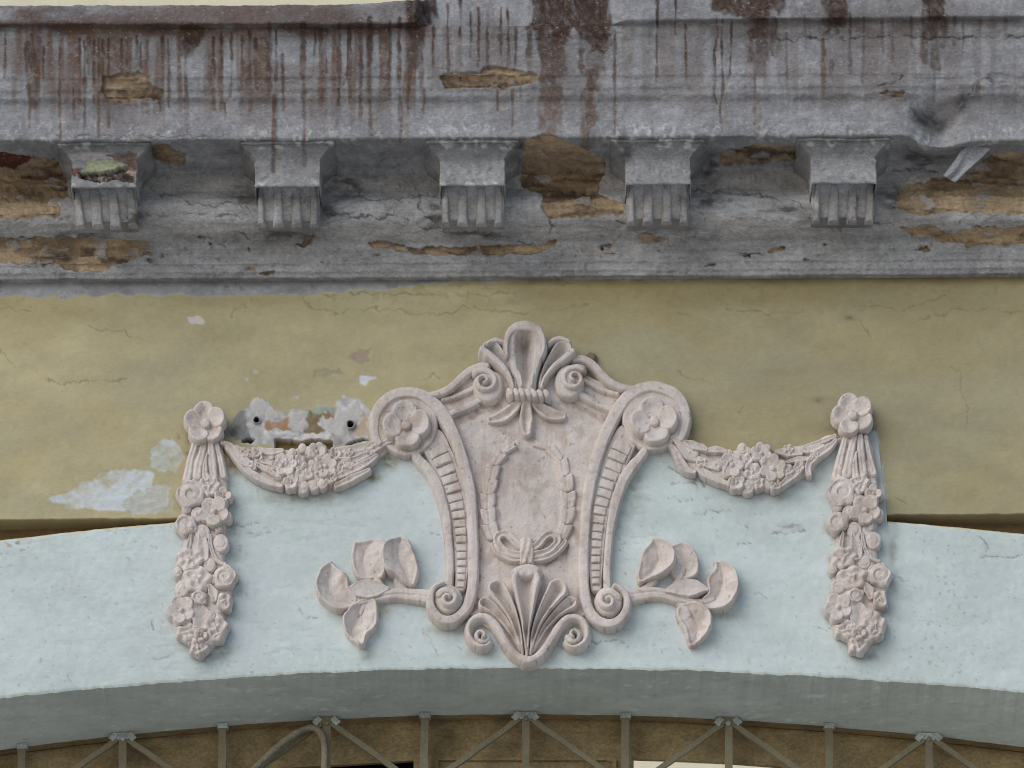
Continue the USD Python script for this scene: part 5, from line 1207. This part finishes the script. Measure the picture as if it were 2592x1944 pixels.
# ------------------------------------------------------------------ swags
W8 = lambda pts: [(560 + x / 5.027, 980 + y / 5.027) for x, y in pts]
WR = lambda pts: [(1690 + x / 4.916, 1080 + y / 4.916) for x, y in pts]
for side in (0, 1):
    W = W8 if side == 0 else WR
    sw = thing("flower_swag", "pink plaster flower swag with broken upper edge, hanging left of the shield" if side == 0 else "pink plaster flower swag with whole upper edge, hanging right of the shield", "ornament", unproj(770 if side == 0 else 1905, 1240, 0), group="flower swags")
    if side == 0:
        ol = W([(-20, 640), (120, 690), (350, 760), (560, 770), (760, 790), (900, 770), (1000, 745), (1200, 740), (1400, 770), (1560, 740), (1800, 710), (2000, 690), (2150, 640), (2190, 720), (2080, 840), (1950, 950), (1860, 1080), (1650, 1190), (1420, 1270), (1180, 1310), (1050, 1335), (900, 1290), (720, 1265), (540, 1180), (320, 1070), (220, 960), (110, 820), (0, 720)])
    else:
        ol = W([(20, 90), (150, 160), (330, 185), (450, 190), (500, 235), (650, 245), (830, 270), (960, 235), (1080, 260), (1230, 235), (1350, 260), (1520, 230), (1650, 210), (1850, 160), (2080, 90), (2120, 150), (2080, 250), (1960, 340), (1850, 460), (1770, 570), (1600, 670), (1400, 770), (1200, 780), (1000, 815), (880, 770), (720, 740), (560, 670), (380, 590), (270, 570), (150, 430), (40, 290)])
    o = np.array(ol)
    fd = Field(o[:, 0].min(), o[:, 1].min(), o[:, 0].max(), o[:, 1].max(), seed=side)
    e = polyfield(fd, o)
    emit(fd, e, 0.030 + 0.006 * fbm(fd.gu, fd.gv, 24, 3), sw, "backing", r=16, floor=0.0, d0=0.024)
    if side == 0:
        folds = [([(0, 690), (150, 780), (330, 960), (440, 980)], [6, 12, 16, 10]), ([(60, 760), (240, 960), (340, 1060), (560, 1180), (760, 1250)], [6, 9, 11, 11, 8]), ([(420, 960), (560, 1030), (720, 1130)], [7, 10, 8]), ([(440, 940), (560, 940), (690, 990)], [5, 9, 8]), ([(200, 760), (330, 830), (460, 860)], [8, 14, 9]), ([(480, 780), (600, 810), (760, 800)], [8, 12, 9]),
                 ([(2170, 680), (2000, 760), (1800, 880), (1560, 940)], [8, 11, 12, 9]), ([(2150, 660), (1900, 730), (1650, 790), (1480, 800)], [6, 11, 14, 10]), ([(1980, 870), (1760, 1010), (1560, 1100), (1420, 1180)], [8, 12, 12, 8]), ([(1880, 1040), (1680, 1150), (1460, 1240)], [7, 11, 9]), ([(1500, 880), (1640, 870), (1800, 830)], [8, 10, 7]), ([(1560, 1010), (1700, 950), (1850, 920)], [6, 9, 7])]
        blooms = [("blossom", 815, 985, 27, 6), ("blossom", 1325, 1000, 28, 6), ("blossom", 1215, 815, 22, 5), ("blossom", 890, 1205, 19, 5), ("bud", 1045, 1275, 14, 0), ("bud", 1180, 1235, 15, 0), ("bud", 1300, 1225, 13, 0), ("ruffle", 1080, 1080, 22, 5), ("ruffle", 1000, 960, 18, 5), ("bud", 1030, 780, 11, 0), ("bud", 1100, 800, 10, 0), ("bud", 1290, 790, 10, 0),
                  ("bud", 1160, 980, 11, 0), ("blossom", 1400, 1150, 16, 5), ("bud", 960, 1120, 10, 0), ("bud", 730, 1120, 11, 0), ("bud", 1000, 1190, 10, 0), ("bud", 1220, 1130, 12, 0)]
    else:
        folds = [([(60, 130), (200, 250), (330, 380), (420, 400)], [9, 16, 17, 9]), ([(30, 220), (150, 400), (260, 540), (330, 560)], [7, 11, 13, 8]), ([(150, 170), (330, 230), (460, 270)], [7, 15, 10]), ([(480, 290), (600, 280), (720, 300)], [7, 13, 8]), ([(360, 480), (480, 580), (600, 640), (760, 720)], [8, 13, 12, 8]), ([(390, 440), (500, 470), (640, 520)], [6, 11, 8]),
                 ([(1370, 300), (1500, 310), (1660, 330)], [8, 17, 8]), ([(1700, 300), (1830, 270), (1920, 240)], [7, 13, 8]), ([(2090, 160), (1900, 320), (1750, 480), (1760, 580)], [7, 12, 12, 8]), ([(1700, 470), (1560, 600), (1420, 720)], [8, 13, 9]), ([(1500, 430), (1640, 400), (1780, 400)], [7, 11, 7]), ([(2080, 110), (1900, 190), (1720, 240)], [7, 8, 7])]
        blooms = [("blossom", 790, 480, 29, 6), ("blossom", 1305, 520, 31, 6), ("blossom", 1165, 330, 25, 6), ("blossom", 860, 690, 20, 5), ("bud", 1000, 750, 15, 0), ("ruffle", 1120, 690, 17, 6), ("bud", 1250, 700, 14, 0), ("ruffle", 1340, 730, 15, 4), ("ruffle", 1060, 560, 22, 5), ("ruffle", 960, 430, 19, 5), ("bud", 930, 270, 12, 0), ("bud", 1100, 600, 11, 0),
                  ("bud", 690, 580, 12, 0), ("bud", 590, 480, 10, 0), ("ruffle", 1490, 540, 16, 5), ("bud", 1000, 310, 10, 0), ("bud", 1280, 640, 11, 0), ("bud", 900, 590, 12, 0)]
    for k, (pts, w) in enumerate(folds):
        leafblade(sw, "leaf", W(pts), w, 0.026, 0.026, seed=k + 5 * side, fold=0.3)
    rg = np.random.default_rng(40 + side)
    for k in range(34):                           # small blooms filling the bunch from end to end
        f_ = rg.uniform(0.10, 0.90)
        xa = (f_ * 2200) if side == 0 else f_ * 2120
        sag = math.sin(math.pi * f_)
        yc = (760 if side == 0 else 200) + (250 if side == 0 else 270) * sag
        ya = yc + rg.uniform(-1, 1) * (230 if side == 0 else 240) * sag ** 1.2
        if any((xa - b_[1]) ** 2 + (ya - b_[2]) ** 2 < (95 if k % 2 else 75) ** 2 for b_ in blooms):
            continue
        blooms.append((("ruffle", "blossom", "bud")[k % 3], xa, ya, (12.5, 14, 9)[k % 3] * (0.75 + 0.4 * sag), 5))
    for k, (nm, x, y, r, n) in enumerate(blooms):
        cu_, cv2 = W([(x, y)])[0]; r = r * 1.2
        if nm == "blossom":
            blossom(sw, "blossom", cu_, cv2, r, 0.028, 0.024, n=n, rot=k * .7, seed=k + side * 20, center=.33)
        elif nm == "bud":
            bud(sw, "bud", cu_, cv2, r, 0.024, 0.020, seed=k + side * 20)
        else:
            ruffle(sw, "carnation", cu_, cv2, r, r, 0.027, 0.021, seed=k + side * 20, n=n)

# lump of dried mud on the wall beside the upper right scroll
fd = Field(1480, 890, 1516, 938, seed=3)
e1, rr1, _ = ball(fd, 1497, 908, 15, 17)
e2, rr2, _ = ball(fd, 1500, 926, 11, 13)
e = np.maximum(e1, e2) + 2.0 * fbm(fd.gu, fd.gv, 12, 2)
T = 0.012 + 0.016 * np.sqrt(np.clip(1 - np.minimum(rr1, rr2) ** 2, 0, 1)) + 0.003 * fbm(fd.gu, fd.gv, 9, 1)
pth = emit(fd, e, T, "/World", "mud_lump", r=6, floor=0.0, d0=0.016)
pr = stage.GetPrimAtPath(pth)
UsdShade.MaterialBindingAPI.Apply(pr).Bind(M_MUD)
tag(pr, "small brown lump of dried mud stuck on the yellow wall", "mud nest")

# ------------------------------------------------------------------ brackets under the cornice
SOFZ = unproj(1296, 352, 0.412)[2]
def loft(levels, cx, dback, seed, wob=0.0016, nseg=(14, 44)):
    """Stacked U-shaped courses: (z, half width, front projection) from top to bottom, closed below."""
    V = []
    rg = seed
    for (z, hw, df) in levels:
        L = np.linspace(0, 1, nseg[0] + 1)[:-1]; Fr = np.linspace(0, 1, nseg[1] + 1)
        x = np.r_[np.full(nseg[0], cx - hw), cx - hw + 2 * hw * Fr, np.full(nseg[0], cx + hw)]
        d = np.r_[dback + (df - dback) * L, np.full(nseg[1] + 1, df), df - (df - dback) * (L + 1.0 / nseg[0])]
        V.append(np.stack([x, -d, np.full(len(x), z)], -1))
    V = np.array(V)
    s = np.arange(V.shape[1]) * 6.0
    nz = fbm(np.broadcast_to(s, V.shape[:2]), np.broadcast_to(np.array([l[0] for l in levels])[:, None] / PXM, V.shape[:2]), 40, rg)
    n2 = fbm(np.broadcast_to(s, V.shape[:2]), np.broadcast_to(np.array([l[0] for l in levels])[:, None] / PXM, V.shape[:2]), 12, rg + 1)
    V[..., 1] -= wob * (nz + .6 * n2)
    V[..., 0] += wob * .8 * n2 * np.sign(V[..., 0] - cx)
    V[..., 2] += wob * .7 * nz
    return V


def dense(levels, dz=0.0036):
    out = []
    for a, b in zip(levels[:-1], levels[1:]):
        n = max(1, int(math.hypot(a[0] - b[0], a[2] - b[2]) / dz))
        out += [tuple(np.array(a) + (np.array(b) - np.array(a)) * k / n) for k in range(n)]
    return out + [levels[-1]]


BR = [(228 * 1.1718 - 3, 0), (728, 1), (1196, 2), (1666, 3), (2136, 4)]
WHO = ["grey cornice bracket with broken face showing greenish old paint", "grey cornice bracket with two brown drip lines down its cap, second from left", "grey fluted cornice bracket directly above the shield's crown, left of bare plaster patch",
       "grey cornice bracket with rough scratched cap, right of the bare brown patch", "grey cornice bracket at the broken right corner of the cornice"]
for (bu, k) in BR:
    br = thing("cornice_bracket", WHO[k], "bracket", unproj(bu, 565, 0.3), group="brackets under the cornice")
    off = -0.00576 * (bu - 1296)
    cx = unproj(bu, 440, 0.36)[0]
    zl = lambda v, d: unproj(bu, v + off, d)[2]
    lv = [(SOFZ + 0.004, 118 * PXM, 0.408), (zl(359, .406), 118 * PXM, 0.408), (zl(361, .404), 117 * PXM, .405), (zl(363, .398), 112 * PXM, .398), (zl(371, .388), 106 * PXM, .388), (zl(380, .379), 98 * PXM, .379), (zl(390, .370), 90 * PXM, .370), (zl(399, .362), 83 * PXM, .362), (zl(404, .360), 81 * PXM, .360), (zl(408, .364), 83 * PXM, .364),
          (zl(430, .362), 82 * PXM, .362), (zl(455, .361), 82.5 * PXM, .361), (zl(466, .362), 83 * PXM, .362), (zl(470, .357), 81 * PXM, .357), (zl(473, .330), 79 * PXM, .345)]
    V = loft(dense(lv), cx, 0.14, k)
    u_, v_ = proj(V)
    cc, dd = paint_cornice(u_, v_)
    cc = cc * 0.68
    if k == 0:
        r0 = lambda pts: [(100 + x / 5.925, 320 + y / 5.925) for x, y in pts]
        for pl, col_, dp_, jg in ((r0([(430, 420), (600, 360), (900, 370), (1280, 440), (1450, 430), (1400, 600), (1100, 500), (880, 510), (650, 510), (480, 500)]), (0.34, 0.31, 0.31), .004, 3), (r0([(1000, 420), (1450, 420), (1440, 640), (1300, 620), (1250, 560), (1180, 520)]), (0.14, 0.085, 0.055), .006, 5),
                                  (r0([(690, 510), (800, 490), (1100, 510), (1250, 570), (1200, 610), (1060, 630), (880, 680), (690, 690)]), (0.34, 0.36, 0.22), .005, 4), (r0([(480, 640), (640, 620), (640, 780), (520, 760)]), (0.17, 0.085, 0.055), .006, 4),
                                  (r0([(620, 690), (900, 680), (1060, 630), (1250, 590), (1380, 620), (1400, 820), (1250, 800), (1000, 790), (700, 830), (620, 790)]), (0.07, 0.045, 0.035), .022, 6)):
            m = sstep(-1.5, 1.5, sdf_poly(u_, v_, pl, jg, 2))
            rgh = fbm(u_, v_, 9, 3)
            cc = mixc(cc, np.asarray(col_), m * np.clip(0.95 + .3 * rgh, 0, 1))
            V[..., 1] += m * (dp_ + (0.008 if dp_ > .02 else .001) * rgh)
            if dp_ > .02:
                cc = mixc(cc, (0.42, 0.33, 0.26), m * sstep(0.35, 0.7, fbm(u_, v_, 12, 4)))
    if k == 3:
        for j in range(9):
            xj = 1606 + j * 13 + (18 if j > 4 else 0)
            m = line_mask(u_, v_, [(xj, 412), (xj + 2, 440)], 3.2, 3, j % 5)
            V[..., 1] += 0.004 * m
    bright = sstep(0.4, 0.8, fbm(u_, v_, 14, 4)) * (sstep(345, 352, v_) * sstep(385, 372, v_) + sstep(458, 463, v_) * sstep(476, 470, v_))
    cc = mixc(cc, (0.60, 0.58, 0.56), 0.5 * bright)
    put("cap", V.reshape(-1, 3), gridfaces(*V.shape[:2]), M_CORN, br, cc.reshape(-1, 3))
    lvb = [(zl(466, .29), 79 * PXM, .300), (zl(500, .264), 79 * PXM, .264), (zl(540, .240), 79 * PXM, .240), (zl(555, .230), 78 * PXM, .230), (zl(557, .226), 77 * PXM, .226)]
    V = loft(dense(lvb, .006), cx, 0.12, k + 3, wob=0.0006)
    u_, v_ = proj(V)
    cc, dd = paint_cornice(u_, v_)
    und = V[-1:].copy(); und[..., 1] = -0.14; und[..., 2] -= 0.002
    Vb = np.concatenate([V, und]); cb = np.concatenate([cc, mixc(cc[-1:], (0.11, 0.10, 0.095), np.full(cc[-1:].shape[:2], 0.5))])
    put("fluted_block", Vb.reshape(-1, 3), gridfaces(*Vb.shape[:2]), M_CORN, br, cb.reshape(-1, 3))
    for j, xr in enumerate((-68, -25, 22, 66)):
        wr = (10, 14, 13.5, 11.5)[j] + (1.5 if k == 0 else 0)
        pts = [(bu + xr + (-3 if k == 0 else 0), 470 + off), (bu + xr + (2 if k == 0 else 0), 515 + off), (bu + xr + (5 if k == 0 else 0), 543 + off)]
        fd = around(pts, wr, seed=j + k, warp=1.4 if k == 0 else 0.2)
        cen = np.interp(fd.V, [pts[0][1], pts[1][1], pts[2][1]], [pts[0][0], pts[1][0], pts[2][0]])
        t = np.clip((fd.V - pts[0][1]) / (pts[2][1] - pts[0][1]), 0, 1)
        s = (fd.U - cen) / wr
        e = np.minimum(wr - np.abs(fd.U - cen), pts[2][1] + 12 - fd.V)
        T = 0.300 - 0.054 * t - 0.006 * s ** 2
        pth = emit(fd, e, T, br, "flute_rib", r=5, floor=0.222, d0=0.272, tint=lambda a, b, c_: paint_cornice(a, b)[0])
        UsdShade.MaterialBindingAPI.Apply(stage.GetPrimAtPath(pth)).Bind(M_CORN)
